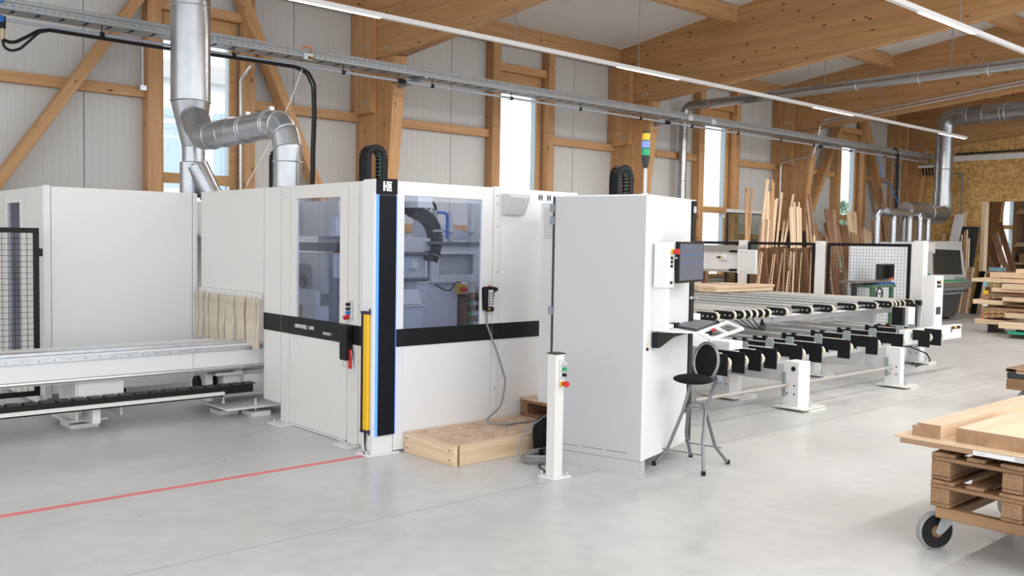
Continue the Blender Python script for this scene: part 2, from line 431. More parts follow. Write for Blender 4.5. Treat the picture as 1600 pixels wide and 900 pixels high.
# ---- long wall with ribbed sandwich panels
wall = struct('wall_back', (8, YW, 0))
WA = [-1.1+5.72*i for i in range(-1, 7)]          # window left edges
WA = [-6.8, -1.1, 4.62, 10.36, 16.05, 21.7, 27.4, 32.55]
WZ0, WZ1 = .9, 4.5
def strip(x0, x1, z0, z1, m):
    if x1-x0 < .02 or z1-z0 < .02: return
    pts = [(x0, 0)]; k = math.ceil(x0/.095)
    while k*.095 < x1-.012:
        x = k*.095
        if x-.006 > x0+.004:
            pts += [(x-.005, 0), (x, .003), (x+.005, 0)]
        k += 1
    pts.append((x1, 0))
    vs = []; fs = []
    for (x, d) in pts: vs += [(x, YW+d, z0), (x, YW+d, z1)]
    for i in range(len(pts)-1): fs.append((2*i, 2*i+2, 2*i+3, 2*i+1))
    n = len(vs)
    m.add(vs, fs)
    m.add([(x0, YW, z0), (x1, YW, z0), (x1, YW, z1), (x0, YW, z1), (x0, YW+.12, z0), (x1, YW+.12, z0), (x1, YW+.12, z1), (x0, YW+.12, z1)],
          [(4, 7, 6, 5), (0, 4, 5, 1), (3, 2, 6, 7), (0, 3, 7, 4), (1, 5, 6, 2)])
seam = [3.70-2.86*4+2.86*i for i in range(16)]
for i in range(len(seam)-1):
    a, b = seam[i]+.006, seam[i+1]-.006
    m = MB(); zt = 5.27
    ws = [w for w in WA if w < b and w+1.08 > a]
    if not ws: strip(a, b, 0, zt, m)
    else:
        w0, w1 = ws[0], ws[0]+1.08
        if w0 > a: strip(a, w0, 0, zt, m)
        if w1 < b: strip(w1, b, 0, zt, m)
        c, d = max(a, w0), min(b, w1)
        strip(c, d, 0, WZ0, m); strip(c, d, WZ1, zt, m)
    m.build('wall_panel', PANEL, wall, smooth=False)
MB().box(-9, 42, YW+.125, YW+.13, 0, WZ0).box(-9, 42, YW+.125, YW+.13, WZ1, 5.27).build('wall_backing', DGREY, wall, smooth=False)
# ---- windows
for n, a in enumerate(WA):
    w = struct('window_%d' % (n+1), (a+.54, YW, WZ0))
    x0, x1 = a, a+1.06; Y0, Y1 = YW-.03, YW+.12
    f = MB(); f.box(x0, x0+.055, Y0, Y1, WZ0, WZ1); f.box(x1-.10, x1, Y0, Y1, WZ0, WZ1)
    f.box(x0+.055, x1-.10, Y0, Y1, WZ0, WZ0+.07); f.box(x0+.055, x1-.10, Y0, Y1, 2.30, 2.43)
    f.build('window_frame', FRAMEW, w, bev=.006, smooth=False)
    MB().box(x0+.05, x1-.09, Y0-.012, Y1, 4.31, WZ1).build('shutter_box_board', FRAMEW, w, bev=.004, smooth=False)
    MB().box(x1-.104, x1-.101, Y0+.03, Y1-.02, WZ0+.1, 4.31).build('glazing_gasket', SHADE, w, smooth=False)
    MB().box(x0+.055, x1-.10, YW+.06, YW+.066, 2.43, 4.31).build('pane', WINGL, w, smooth=False)
    MB().box(x0+.055, x1-.10, YW+.06, YW+.066, WZ0+.07, 2.30).build('pane', WINGL, w, smooth=False)
    MB().box(x1-.13, x1-.115, Y0-.03, Y0, 2.2, 2.29).build('hinge', STEEL, w, smooth=False)
# ---- timber members on the wall
for a in WA[1:7]:
    for (p0, p1) in ((a-.21, a-.03), (a+1.09, a+1.25)):
        timber('post', TIMBER, ((p0+p1)/2, YW-.10, 0), ((p0+p1)/2, YW-.10, 4.97), p1-p0, .20, wall, up=(0, 1, 0))
    timber('header_rail', TIMBER, (a-.03, YW-.07, 4.57), (a+1.09, YW-.07, 4.57), .14, .13, wall)
for i in range(len(FRX)):
    fx = FRX[i]; nx = fx+5.65 if i == len(FRX)-1 else FRX[i+1]
    a = min([w for w in WA if w > fx]+[99])
    if i == 0: pass
    for z in (3.42, 1.79):
        timber('girt', TIMBER, (fx+.2, YW-.06, z), (a-.21, YW-.06, z), .12, .13, wall)
        timber('girt', TIMBER, (a+1.25, YW-.06, z), (nx, YW-.06, z), .12, .13, wall)
timber('girt', TIMBER, (-3.2, YW-.06, 3.42), (1.9, YW-.06, 3.42), .12, .13, wall)
for (xa, xb) in ((1.9+.15, 7.55), (18.9+.25, 24.5)):
    wL = [w for w in WA if xa < w < xb][0]
    # braces rise towards the window posts
    timber('brace', TIMBER, (wL-3.0 if xa < 5 else wL-2.45, YW-.215, .6 if xa < 5 else .9), (wL-.12, YW-.215, 4.88), .12, .23, wall, up=(0, -1, 0))
    timber('brace', TIMBER, (wL+1.0, YW-.215, 4.88), (wL+3.0, YW-.215, .6), .12, .23, wall, up=(0, -1, 0))
# ---- eave beams, roof panels and purlins
roof = struct('ceiling', (13, 4, 5.5))
for i in range(len(FRX)):
    x0 = FRX[i]+.2; x1 = (FRX[i+1] if i+1 < len(FRX) else 38)
    timber('eave_beam', TIMBER, (x0, YW-.13, 5.115), (x1, YW-.13, 5.115), .16, .33, roof)
    # ribbed underside
    m = MB(); n = int((x1-x0)/.1); ys = (YW+.3, -3.0)
    pts = []
    for k in range(n):
        x = x0+(x1-x0)*k/n
        pts += [(x, 0), (x+.08, 0), (x+.085, -.006), (x+.097, -.006)]
    pts.append((x1, 0)); vs = []; fs = []
    for x, d in pts:
        for y in ys: vs.append((x, y, roofz(y)+.004+d))
    for k in range(len(pts)-1): fs.append((2*k, 2*k+1, 2*k+3, 2*k+2))
    m.add(vs, fs)
    m.add([(x0, ys[0], roofz(ys[0])+.12), (x1, ys[0], roofz(ys[0])+.12), (x1, ys[1], roofz(ys[1])+.12), (x0, ys[1], roofz(ys[1])+.12)], [(0, 1, 2, 3)])
    m.build('roof_panel', ROOFP, roof, smooth=False)
    for y in (9.35, 6.85, 4.35, 1.85):
        timber('purlin', TIMBER, (x0, y, roofz(y)-.135), (x1, y, roofz(y)-.135), .14, .26, roof)
timber('eave_beam', TIMBER, (-6, YW-.13, 5.115), (1.9, YW-.13, 5.115), .16, .33, roof)
m = MB(); m.add([(-6, YW+.3, roofz(YW+.3)), (1.9, YW+.3, roofz(YW+.3)), (1.9, -3, roofz(-3)), (-6, -3, roofz(-3))], [(0, 1, 2, 3)]); m.build('roof_panel', ROOFP, roof, smooth=False)

# ---- glulam frames (things)
flabs = {7.6: 'glulam column and roof beam directly above the machine with the black corner strip',
         13.3: 'second glulam frame, its column behind the grey control cabinet, wide knotty beam',
         18.9: 'third glulam frame, its column behind the tall leaning battens at the rack',
         24.5: 'last glulam frame standing against the strand board end wall',
         30.1: 'glulam column seen through the opening in the strand board wall',
        1.9: 'glulam column and beam left of the first window, out of the picture'}
def add_yz(poly, x0, x1):   # object whose local X runs along world Y for the grain
    m = MB(); m.prism([(p[0], p[1]) for p in poly], 'x', x0, x1); return m
def yprism(name, mat, poly, x0, x1, parent, horizontal=True):
    """prism in the YZ plane; mesh is built so that local X is the grain direction"""
    P = [(p[0], p[1]) for p in poly]
    cy = sum(p[0] for p in P)/len(P); cz = sum(p[1] for p in P)/len(P)
    m = MB()
    if horizontal:      # local X = world Y, local Y = -world X, local Z = Z  (rot +90 about Z)
        m.prism([((p[0]-cy), (p[1]-cz)) for p in P], 'y', -(x1-x0)/2, (x1-x0)/2)
        R = Matrix.Rotation(math.pi/2, 4, 'Z')
    else:               # local X = world Z, local Y = world X, local Z = world Y
        m.prism([((p[1]-cz), (p[0]-cy)) for p in P], 'y', -(x1-x0)/2, (x1-x0)/2)
        R = Matrix(((0, 1, 0, 0), (0, 0, 1, 0), (1, 0, 0, 0), (0, 0, 0, 1)))
    me = bpy.data.meshes.new(name); me.from_pydata(m.v, [], m.f); me.materials.append(mat)
    bm = bmesh.new(); bm.from_mesh(me); bmesh.ops.recalc_face_normals(bm, faces=bm.faces); bm.to_mesh(me); bm.free()
    o = bpy.data.objects.new(name, me); COL.objects.link(o); o.parent = parent
    o.matrix_basis = Matrix.Translation(Vector(((x0+x1)/2, cy, cz))-WORLDP[parent.name]) @ R
    md = o.modifiers.new('bevel', 'BEVEL'); md.width = .006; md.segments = 1
    return o
for fx in FRX[1:]:
    fr = thing('glulam_frame', flabs[fx], 'timber frame', (fx+.1, 11.7, 0), group='glulam frames of the hall')
    yprism('column', GLULAM, [(YW-.003, 0), (11.52, 0), (11.06, 4.19), (11.06, 4.23), (YW-.003, 4.23)], fx+.003, fx+.197, fr, horizontal=False)
    yb = -3.0
    yprism('roof_beam', GLULAM, [(11.98, 4.235), (11.0, 4.235), (yb, 4.22+.094*(11-yb)), (yb, roofz(yb)-.004), (11.98, roofz(11.98)-.004)], fx, fx+.2, fr)
    if fx > 2:
        ck = yprism('cheek_post', GLULAM, [(YW-.003, 3.45), (11.54, 3.45), (11.54, 4.93), (YW-.003, 4.93)], fx-.10, fx-.001, fr, horizontal=False)
    for (y, z) in ((11.72, 4.42), (11.62, 4.42), (11.72, 3.6), (11.62, 3.6)):
        MB().cyl((fx-.116, y, z), (fx-.10, y, z), .02, 8).build('bolt', STEEL, fr)
    for (y, z) in ((11.30, 4.36), (11.22, 4.36)):
        MB().cyl((fx-.012, y, z), (fx, y, z), .022, 8).build('bolt', STEEL, fr)

# ---- end wall of strand board with the opening to the next room
ew = struct('wall_right', (XE, 8, 0))
OPY = 9.63; OPZ = 2.82
m = MB(); zt = 4.3
m.box(XE, XE+.022, OPY, 10.85, 0, zt).build('strand_board', OSBM, ew, smooth=False)
MB().box(XE, XE+.022, 10.86, YW, 0, zt).build('strand_board', OSBM, ew, smooth=False)
MB().box(XE, XE+.022, 8.4, OPY, OPZ, zt).build('strand_board', OSBM, ew, smooth=False)
MB().box(XE, XE+.022, 7.3, 8.39, OPZ, zt).build('strand_board', OSBM, ew, smooth=False)
MB().box(XE, XE+.022, -3, 7.3, 0, zt+.6).build('strand_board', OSBM, ew, smooth=False)
MB().box(XE, XE+.022, -3, 8.4, zt+.001, 5.2).build('strand_board', OSBM, ew, smooth=False)
MB().prism([(YW, 4.301), (8.4, 4.301), (8.4, 5.2), (-3, 5.2), (-3, roofz(-3)), (YW, roofz(YW))], 'x', XE+.001, XE+.02).build('gable_board', OSBM, ew, smooth=False)
timber('opening_jamb', PALEW, (XE+.09, OPY+.03, 0), (XE+.09, OPY+.03, OPZ+.02), .10, .22, ew, up=(1, 0, 0))
timber('opening_lintel', MIDW, (XE+.12, OPY, OPZ+.06), (XE+.12, 7.3, OPZ+.06), .16, .12, ew)
MB().box(XE-.06, XE, 1.0, 10.45, 3.88, 4.02).build('white_service_duct', WHITE, ew, bev=.004, smooth=False)
MB().cyl((XE-.04, 1.0, 4.09), (XE-.04, 10.4, 4.07), .025, 8).build('conduit', DGREY, ew)
# next room
rw = struct('wall_far', (37.9, 8, 0))
MB().box(38, 38.1, -3, YW, 0, 6).build('room_end_board', SHELFW, rw, smooth=False)

# ---- outside: ground, neighbour building, trees
g = MB().box(-60, 90, YW+.26, 90, -.4, -.05).build('ground', GRASS, kind='structure', smooth=False)
hb = thing('neighbour_building', 'pale hall with blue-grey windows seen through the window behind the big duct', 'building', (14, 34, 0))
MB().box(4, 26, 32, 40, -.05, 4.8).build('wall', FACADE, hb, smooth=False)
MB().box(3.5, 26.5, 31.6, 40.5, 7.0, 7.6).build('roof_edge', LGREY, hb, smooth=False)
MB().box(4, 26, 32.1, 40, 4.8, 7.0).build('upper_wall', FACADE, hb, smooth=False)
for i in range(7):
    w = MB().box(5.2+i*3.0, 7.4+i*3.0, 31.93, 31.99, 3.3, 6.0).build('window', SHADE, hb, smooth=False)
sb = thing('site_hut', 'small yellowish gabled hut outside the second window', 'building', (42, 38, 0))
MB().prism([(38.2, 0), (44.8, 0), (44.8, 4.6), (41.5, 6.6), (38.2, 4.6)], 'y', 36, 41).build('wall', plain('hut_cladding', (.75, .62, .40), .8), sb, smooth=False)
MB().box(40.5, 42.5, 35.93, 35.98, 2.6, 4.6).build('window', SHADE, sb, smooth=False)
def tree(x, y, h, r, label):
    t = thing('tree', label, 'tree', (x, y, -.05), group='trees outside the windows')
    MB().tube([(x, y, -.05), (x+.1, y, h*.45), (x, y, h*.8)], [.22, .16, .06], 8).build('trunk', BRNW, t)
    rnd = random.Random(int(x*10)); m = MB()
    for k in range(90):
        a = rnd.uniform(0, 6.28); rr = r*math.sqrt(rnd.random()); zz = rnd.uniform(-1, 1)
        q = math.sqrt(max(0, 1-zz*zz))
        cx, cy, cz = x+rr*q*math.cos(a), y+rr*q*math.sin(a), h-r*.9+zz*r
        s = rnd.uniform(.12, .28)*r
        for j in range(3):
            n = Vector((rnd.uniform(-1, 1), rnd.uniform(-1, 1), rnd.uniform(-1, 1))).normalized(); u = n.orthogonal().normalized()*s; v = n.cross(u)
            c = Vector((cx, cy, cz))
            m.add([c-u, c-v*.6, c+u, c+v*.6], [(0, 1, 2, 3)])
    m.build('foliage', LEAF, t, smooth=False, kind='stuff')
tree(60.8, 33, 4.4, 2.2, 'round green tree low in the far window, the left one')
tree(64.8, 34.5, 4.6, 2.4, 'round green tree low in the far window, the right one')
tree(27, 23, 4.6, 2.0, 'pale tree behind the lower pane of the third window')
# ================================================================== CNC MACHINE
MX, MY = 3.84, 5.70
mc = thing('machining_center', 'large white enclosed woodworking machine with black band and black corner strip', 'machine', (4.6, 7.0, 0))
T = .03
# left side (plane X = 3.84)
MB().frame('x', MX, T, 6.215, 7.13, .02, 2.04, [(6.33, 7.03, .925, 1.93)]).build('door', WARMW, mc, bev=.003, smooth=False)
MB().box(MX, MX+T, 5.87, 6.045, .02, 2.04).build('side_panel', WARMW, mc, bev=.003, smooth=False)
MB().box(MX, MX+T, 6.055, 6.205, 0.012, 2.04).build('post', WARMW, mc, bev=.003, smooth=False)
MB().box(MX, MX+T, 7.14, 7.285, 0.012, 2.04).build('post', WARMW, mc, bev=.003, smooth=False)
MB().box(MX-.001, MX+T, 7.295, 7.60, .16, 2.04).build('side_panel', WARMW, mc, bev=.003, smooth=False)
MB().box(MX, MX+T, 7.615, 8.95, 1.10, 2.04).build('upper_panel', WARMW, mc, bev=.003, smooth=False)
st = MB().box(MX-.005, MX-.0005, 5.875, 6.05, .785, .935).box(MX-.005, MX-.0005, 6.057, 7.13, .785, .935).box(MX-.005, MX-.0005, 7.14, 7.285, .785, .935).box(MX-.006, MX-.0015, 7.296, 7.60, .785, .935).build('black_band', BLACK, mc, smooth=False)
MB().box(MX+.008, MX+.014, 6.34, 7.02, .93, 1.925).build('door_glass', TINT, mc, smooth=False)
MB().box(MX-.004, MX+.001, 6.23, 7.11, -.0+.006, .018).build('door_sill', PAPER, mc, smooth=False)
text('lettering', 'CENTATEQ', .042, WHITEP, (MX-.008, 7.03, .848), (math.pi/2, 0, -math.pi/2), mc, bold=.0012, sx=.92)
text('lettering', 'S-800', .042, WHITEP, (MX-.008, 6.80, .848), (math.pi/2, 0, -math.pi/2), mc, sx=.92)
for (y0, y1) in ((7.07, 7.30), (6.00, 6.22)):
    fp = MB().box(3.72, 3.86, y0, y1, 0, .012).build('foot_plate', WARMW, mc, bev=.002, smooth=False)
    for yy in (y0+.04, y1-.05): MB().cyl((3.76, yy, .012), (3.76, yy, .035), .011, 6).build('bolt', STEEL, fp)
# brush curtain: rows of overlapping strips
br = thing('brush_curtain', 'beige bristle curtain hanging over the machine feed opening', 'curtain', (3.83, 8.3, .6))
rnd = random.Random(3)
y = 7.63
while y < 8.93:
    w = rnd.uniform(.05, .08); x = 3.80+rnd.uniform(-.012, .012); zb = .60+rnd.uniform(-.012, .02)
    m = MB(); tw = rnd.uniform(-.012, .012)
    vs = []
    for k in range(5):
        z = 1.055-(1.055-zb)*k/4; dx = tw*(k/4)+.006*math.sin(k*1.7+y*9)
        vs += [(x+dx, y, z), (x+dx-.004, y+w*.5, z), (x+dx, y+w, z)]
    fs = []
    for k in range(4):
        for j in range(2): fs.append((3*k+j, 3*k+j+1, 3*k+j+4, 3*k+j+3))
    n = len(vs); vs2 = [(v[0]+.006, v[1], v[2]) for v in vs]
    fs += [tuple(i+n for i in f[::-1]) for f in fs]
    for e in ((0, 3, 6, 9, 12), (2, 5, 8, 11, 14)):
        for a, b in zip(e, e[1:]): fs.append((a, b, b+n, a+n))
    fs.append((12, 13, 13+n, 12+n)); fs.append((13, 14, 14+n, 13+n))
    m.add(vs+vs2, fs).build('bristle_strip', BRUSH, br)
    y += w*.82
MB().box(3.815, 3.838, 7.62, 8.94, 1.05, 1.10).build('clamp_rail', WARMW, br, bev=.002, smooth=False)
m = MB()
for k in range(12): m.cyl((3.812, 7.68+k*.11, 1.075), (3.816, 7.68+k*.11, 1.075), .007, 6)
m.build('screws', STEEL, br, kind='stuff')
# back-left shell
MB().box(2.48, 3.79, 9.05, 9.08, .135, 2.03).build('rear_panel', WHITE, mc, bev=.003, smooth=False)
MB().box(2.415, 2.475, 9.045, 9.09, .10, 2.04).build('corner_post', WHITE, mc, bev=.004, smooth=False)
MB().box(3.795, 3.84, 9.04, 9.08, .10, 2.03).build('corner_post', WHITE, mc, bev=.003, smooth=False)
MB().frame('x', 2.42, .03, 9.095, 10.9, .02, 2.03, [(9.83, 10.30, .30, 1.90)]).build('left_panel', WARMW, mc, bev=.003, smooth=False)
MB().box(2.415, 2.42, 9.62, 9.63, .02, 2.03).box(2.414, 2.42, 10.45, 10.46, .02, 2.03).build('panel_joint', LGREY, mc, smooth=False)
MB().frame('x', 2.412, .008, 9.79, 10.34, .27, 1.93, [(9.83, 10.30, .30, 1.90)]).build('window_gasket', WHITE, mc, smooth=False)
MB().box(2.43, 2.436, 9.83, 10.30, .30, 1.90).build('side_glass', TINT, mc, smooth=False)
MB().tube(fillet([(2.9, 10.3, 1.75), (2.75, 10.1, 1.7), (2.75, 10.0, 1.2), (2.8, 10.0, .5)], .2), .04, 8).build('inner_hose', BLACK, mc)
MB().box(2.62, 2.85, 10.05, 10.3, 1.6, 1.72).build('inner_bracket', BRNW, mc, smooth=False)
# (2.42..) roof lid behind the rear panel, front top rim
MB().box(2.45, 3.84, 9.08, 10.9, 1.99, 2.02).build('roof_sheet', WHITE, mc, smooth=False)
MB().box(2.45, 5.2, 10.88, 10.91, .02, 2.02).build('back_sheet', LGREY, mc, smooth=False)
MB().box(3.86, 5.2, 9.0, 10.9, 1.60, 1.63).build('roof_sheet', LGREY, mc, smooth=False)
# front (plane Y = 5.70)
MB().frame('y', MY, T, 3.93, 4.885, .02, 2.035, [(4.012, 4.768, .925, 1.93)]).build('front_door', WHITE, mc, bev=.003, smooth=False)
MB().box(4.89, 4.955, MY-.002, MY+T, .02, 2.045).build('hinge_post', WHITE, mc, bev=.002, smooth=False)
MB().box(4.96, 5.86, MY, MY+T, .02, 2.035).build('front_panel', WHITE, mc, bev=.003, smooth=False)
MB().box(5.83, 5.86, MY+T, 7.2, .02, 2.03).build('right_panel', WHITE, mc, bev=.003, smooth=False)
MB().box(4.02, 4.76, MY+.008, MY+.014, .93, 1.925).build('front_glass', TINT, mc, smooth=False)
MB().box(3.93, 4.885, MY-.005, MY-.0005, .80, .932).box(4.89, 4.955, MY-.006, MY-.0025, .80, .932).box(4.96, 5.85, MY-.005, MY-.0005, .80, .932).build('black_band', BLACK, mc, smooth=False)
m = MB()
for z in (1.97, 1.90, 1.72, 1.35, .75, .4, .12): m.cyl((4.925, MY-.008, z), (4.925, MY, z), .006, 6)
m.build('screws', MGREY, mc, kind='stuff')
m = MB(); m.prism([(5.70, 1.99), (5.60, 1.985), (5.60, 1.96), (5.665, 1.82), (5.70, 1.82)], 'x', 4.975, 5.20)
m.build('vent_hood', LGREY, mc, bev=.003, smooth=False)
# corner column
MB().box(3.745, 3.925, MY+.0, MY+.15, .012, 2.04).build('corner_column', WHITE, mc, bev=.004, smooth=False)
MB().box(3.775, 3.927, MY-.022, MY-.001, .15, 1.925).build('corner_cover', GLOSSB, mc, bev=.003, smooth=False)
cp = MB().box(3.760, 3.930, MY-.026, MY+.02, 1.93, 2.045).build('column_cap', GLOSSB, mc, bev=.003, smooth=False)
MB().box(3.764, 3.774, MY-.021, MY-.002, .15, 1.925).build('led_strip', BLUELED, mc, smooth=False)
MB().box(3.928, 3.932, MY-.020, MY-.001, .15, 1.925).build('led_strip', BLUELED, mc, smooth=False)
MB().box(3.70, 3.98, 5.735-.05, 5.86, 0, .012).build('foot_plate', WHITE, mc, bev=.002, smooth=False)
for xx, yy in ((3.72, 5.83), (3.72, 5.74)): MB().cyl((xx, yy, .012), (xx, yy, .04), .012, 6).build('bolt', STEEL, mc)
def emblem(name, mat, dark, x0, z0, s, y, parent, plane='y', seg=True):
    """H joined to a square that holds an open ring, s high"""
    m = MB(); u = s
    def bx(a0, a1, b0, b1, t=0.0): m.box(x0+a0*u, x0+a1*u, y-.0015-t, y-.0005-t, z0+b0*u, z0+b1*u)
    bx(0, .22, 0, 1); bx(.22, .42, .40, .60); bx(.42, 1.08, 0, 1)
    o = m.build(name, mat, parent, smooth=False)
    r = MB(); cx, cz = x0+.86*u, z0+.5*u; n = 20
    pts = []
    for k in range(n+1):
        a = math.radians(35)+math.radians(290)*k/n; pts.append((math.cos(a), math.sin(a)))
    vs = []; fs = []
    for (c, s_) in pts:
        for rr in (.30*u, .40*u): vs.append((cx+rr*c, y-.0022, cz+rr*s_))
    for k in range(n): fs.append((2*k, 2*k+1, 2*k+3, 2*k+2))
    r.add(vs, fs); r.box(x0+1.02*u, x0+1.1*u, y-.0023, y-.0021, cz-.22*u, cz+.22*u)
    r.build('emblem_ring', dark, o if parent is None else parent, smooth=False)
emblem('emblem', LOGOW, BLACK, 3.803, 1.955, .068, MY-.027, mc)
emblem('emblem', NAVY, WHITE, 5.385, 1.955, .045, MY-.001, mc)
MB().box(5.462, 5.464, MY-.0015, MY-.0003, 1.95, 2.0).build('emblem_divider', LGREY, mc, smooth=False)
text('lettering', 'H', .060, NAVY, (5.485, MY-.002, 1.957), (math.pi/2, 0, 0), mc, bold=.003)
# ---- inside, seen through the glass: gantry, housings, spindle, energy chain
INB = plain('inner_blue_grey_paint', (.76, .79, .86), .5); IND = plain('inner_dark_rail', (.16, .16, .19), .5)
g = MB().frame('y', 6.9, .05, 5.18, 5.83, 1.20, 1.57, [(5.26, 5.70, 1.28, 1.47)]).build('gantry_plate', PAPER, mc, bev=.01, smooth=False)
MB().box(5.2, 5.8, 6.99, 7.02, 1.22, 1.55).build('gantry_back', LGREY, mc, smooth=False)
MB().box(5.12, 5.82, 6.84, 7.0, 1.565, 1.59).build('guide_rail', IND, mc, smooth=False)
MB().box(4.3, 5.16, 6.98, 7.2, 1.25, 1.47).build('carriage', INB, mc, bev=.005, smooth=False)
MB().box(4.3, 5.17, 6.92, 7.0, 1.50, 1.62).build('carriage_cover', LGREY, mc, bev=.005, smooth=False)
MB().cyl((4.3, 6.93, 1.475), (5.15, 6.93, 1.475), .018, 8).cyl((4.3, 6.93, 1.235), (5.15, 6.93, 1.235), .018, 8).build('guide_rail', IND, mc)
MB().box(4.97, 5.04, 6.93, 6.98, 1.34, 1.41).build('sensor_box', PAPER, mc, smooth=False)
MB().box(5.05, 5.52, 6.95, 7.25, .10, 1.20).build('machine_base', INB, mc, bev=.005, smooth=False)
MB().box(4.95, 5.06, 6.98, 7.3, .10, 1.22).build('machine_base', LGREY, mc, smooth=False)
MB().box(4.78, 5.01, 6.8, 6.98, .1, 1.0).build('aggregate_box', INB, mc, bev=.004, smooth=False)
MB().box(4.76, 5.04, 6.78, 7.0, 1.0, 1.015).build('aggregate_shelf', PAPER, mc, smooth=False)
MB().prism([(6.82, 1.02), (6.98, 1.02), (6.98, 1.15), (6.87, 1.15)], 'x', 4.8, 5.0).build('control_box', PAPER, mc, smooth=False)
MB().box(5.46, 5.55, 6.86, 6.90, 1.10, 1.19).build('stop_box', YELLOW, mc, smooth=False)
MB().cyl((5.50, 6.86, 1.14), (5.50, 6.80, 1.14), .025, 12).build('stop_button', RED, mc)
MB().tube([(5.2, 6.88, 1.19), (5.28, 6.86, 1.14), (5.36, 6.86, 1.13), (5.42, 6.86, 1.2), (5.47, 6.86, 1.21), (5.5, 6.87, 1.18)], .007, 6).build('inner_cable', BLACK, mc)
# chain inside
pts = fillet([(4.45, 6.95, 1.95), (4.95, 6.95, 1.88), (5.17, 6.95, 1.80), (5.26, 6.95, 1.62), (5.18, 6.95, 1.40)], .22, 6)
for i in range(len(pts)-1):
    d = (pts[i+1]-pts[i]); L = d.length
    if L < .012: continue
    n = max(1, round(L/.06))
    for k in range(n):
        a = pts[i]+d*(k/n); b = pts[i]+d*((k+.93)/n)
        timber('chain_link', DGREY, a, b, .11, .10, mc, up=(0, 1, 0), bev=0)
for k, (a, b) in enumerate(((4.98, 5.10), (5.06, 5.18))):
    MB().tube(arc(((a+b)/2, 6.9, 1.88), (1, 0, 0), (0, 0, 1), (b-a)/2+.03, 0, math.pi, 10), .012, 8).build('inner_hose', BLACK, mc)
MB().tube(fillet([(5.22, 6.88, 1.86), (5.33, 6.88, 1.86), (5.33, 6.88, 1.62)], .07), .014, 8).build('blue_hose', BLUE, mc)
for xx in (5.24, 5.42, 5.68):
    MB().cyl((xx, 6.95, 1.59), (xx, 6.95, 1.87 if xx > 5.3 else 1.90), .028, 10).build('cylinder', LGREY, mc)
    MB().box(xx-.07, xx+.06, 6.9, 7.0, 1.68, 1.70).build('cylinder_bracket', LGREY, mc, smooth=False)
MB().prism([(5.2, 1.60), (5.82, 1.60), (5.82, 1.68), (5.55, 1.74), (5.3, 1.80), (5.2, 1.80)], 'y', 7.15, 7.25).build('gantry_hood', INB, mc, smooth=False)
MB().prism([(4.3, 1.62), (5.0, 1.62), (5.0, 1.72), (4.75, 1.78), (4.3, 1.80)], 'y', 7.15, 7.25).build('gantry_hood', INB, mc, smooth=False)
MB().box(4.86, 5.02, 6.7, 6.95, 1.89, 1.99).build('white_header_box', PAPER, mc, smooth=False)
# shelves with tool boxes in the background inside the enclosure
sh = MB().box(5.56, 5.60, 6.9, 7.1, .6, 1.08).box(5.76, 5.80, 6.9, 7.1, .6, 1.08).box(5.56, 5.8, 6.9, 7.1, 1.06, 1.09)
for z in (.98, .88, .78, .68): sh.box(5.6, 5.76, 6.9, 7.1, z-.01, z)
sh.build('tool_shelf', BRNW, mc, smooth=False)
for z in (.98, .88, .78, .68):
    MB().box(5.605, 5.67, 6.9, 7.0, z, z+.035).build('tool_box', GREEN, mc, smooth=False)
    MB().box(5.68, 5.75, 6.9, 7.0, z, z+.04).build('tool_box', LGREY, mc, smooth=False)
# parts seen through the door glass
MB().box(4.5, 4.52, 7.45, 8.2, 1.62, 1.95).build('spindle_cover', PAPER, mc, bev=.004, smooth=False)
MB().box(4.55, 4.58, 7.30, 7.9, 1.55, 1.88).build('spindle_cover', INB, mc, bev=.004, smooth=False)
MB().box(4.45, 4.5, 7.1, 8.3, 1.48, 1.56).build('cross_beam', IND, mc, bev=.004, smooth=False)
MB().prism([(8.15, 1.08), (8.15, 1.46), (7.62, 1.46), (7.60, 1.22), (7.60, 1.08)], 'x', 4.45, 4.5).build('spindle_housing', INB, mc, bev=.003, smooth=False)
MB().prism([(7.98, 1.46), (7.62, 1.46), (7.60, 1.20), (7.78, 1.30), (7.98, 1.42)], 'x', 4.43, 4.45).build('spindle_housing', PAPER, mc, bev=.003, smooth=False)
MB().box(4.41, 4.45, 7.85, 8.15, 1.12, 1.35).build('spindle_recess', MGREY, mc, smooth=False)
MB().ring((4.39, 7.9, 1.20), (1, 0, 0), .055, .012, 16, 6).cyl((4.40, 7.9, 1.20), (4.42, 7.9, 1.20), .03, 10).build('hose_clamp', BLACK, mc)
MB().frame('x', 4.33, .05, 7.55, 8.25, .97, 1.12, [(7.92, 8.08, 1.0, 1.09)]).build('clamp_block', INB, mc, bev=.004, smooth=False)
MB().box(4.36, 4.5, 7.6, 7.85, .5, .97).build('clamp_block', INB, mc, bev=.004, smooth=False)
MB().box(4.4, 4.5, 7.88, 8.02, .4, .97).build('wood_workpiece', TIMBER, mc, smooth=False)
MB().box(4.42, 4.5, 8.03, 8.3, .4, .97).build('clamp_block', LGREY, mc, smooth=False)
MB().box(4.6, 4.63, 7.1, 8.6, .3, 1.46).build('inner_sheet', INB, mc, smooth=False)
m = MB()
for z in (1.02, 1.2, 1.35): m.box(4.57, 4.6, 7.1, 7.55, z, z+.03)
m.build('guide_rail', IND, mc, smooth=False)
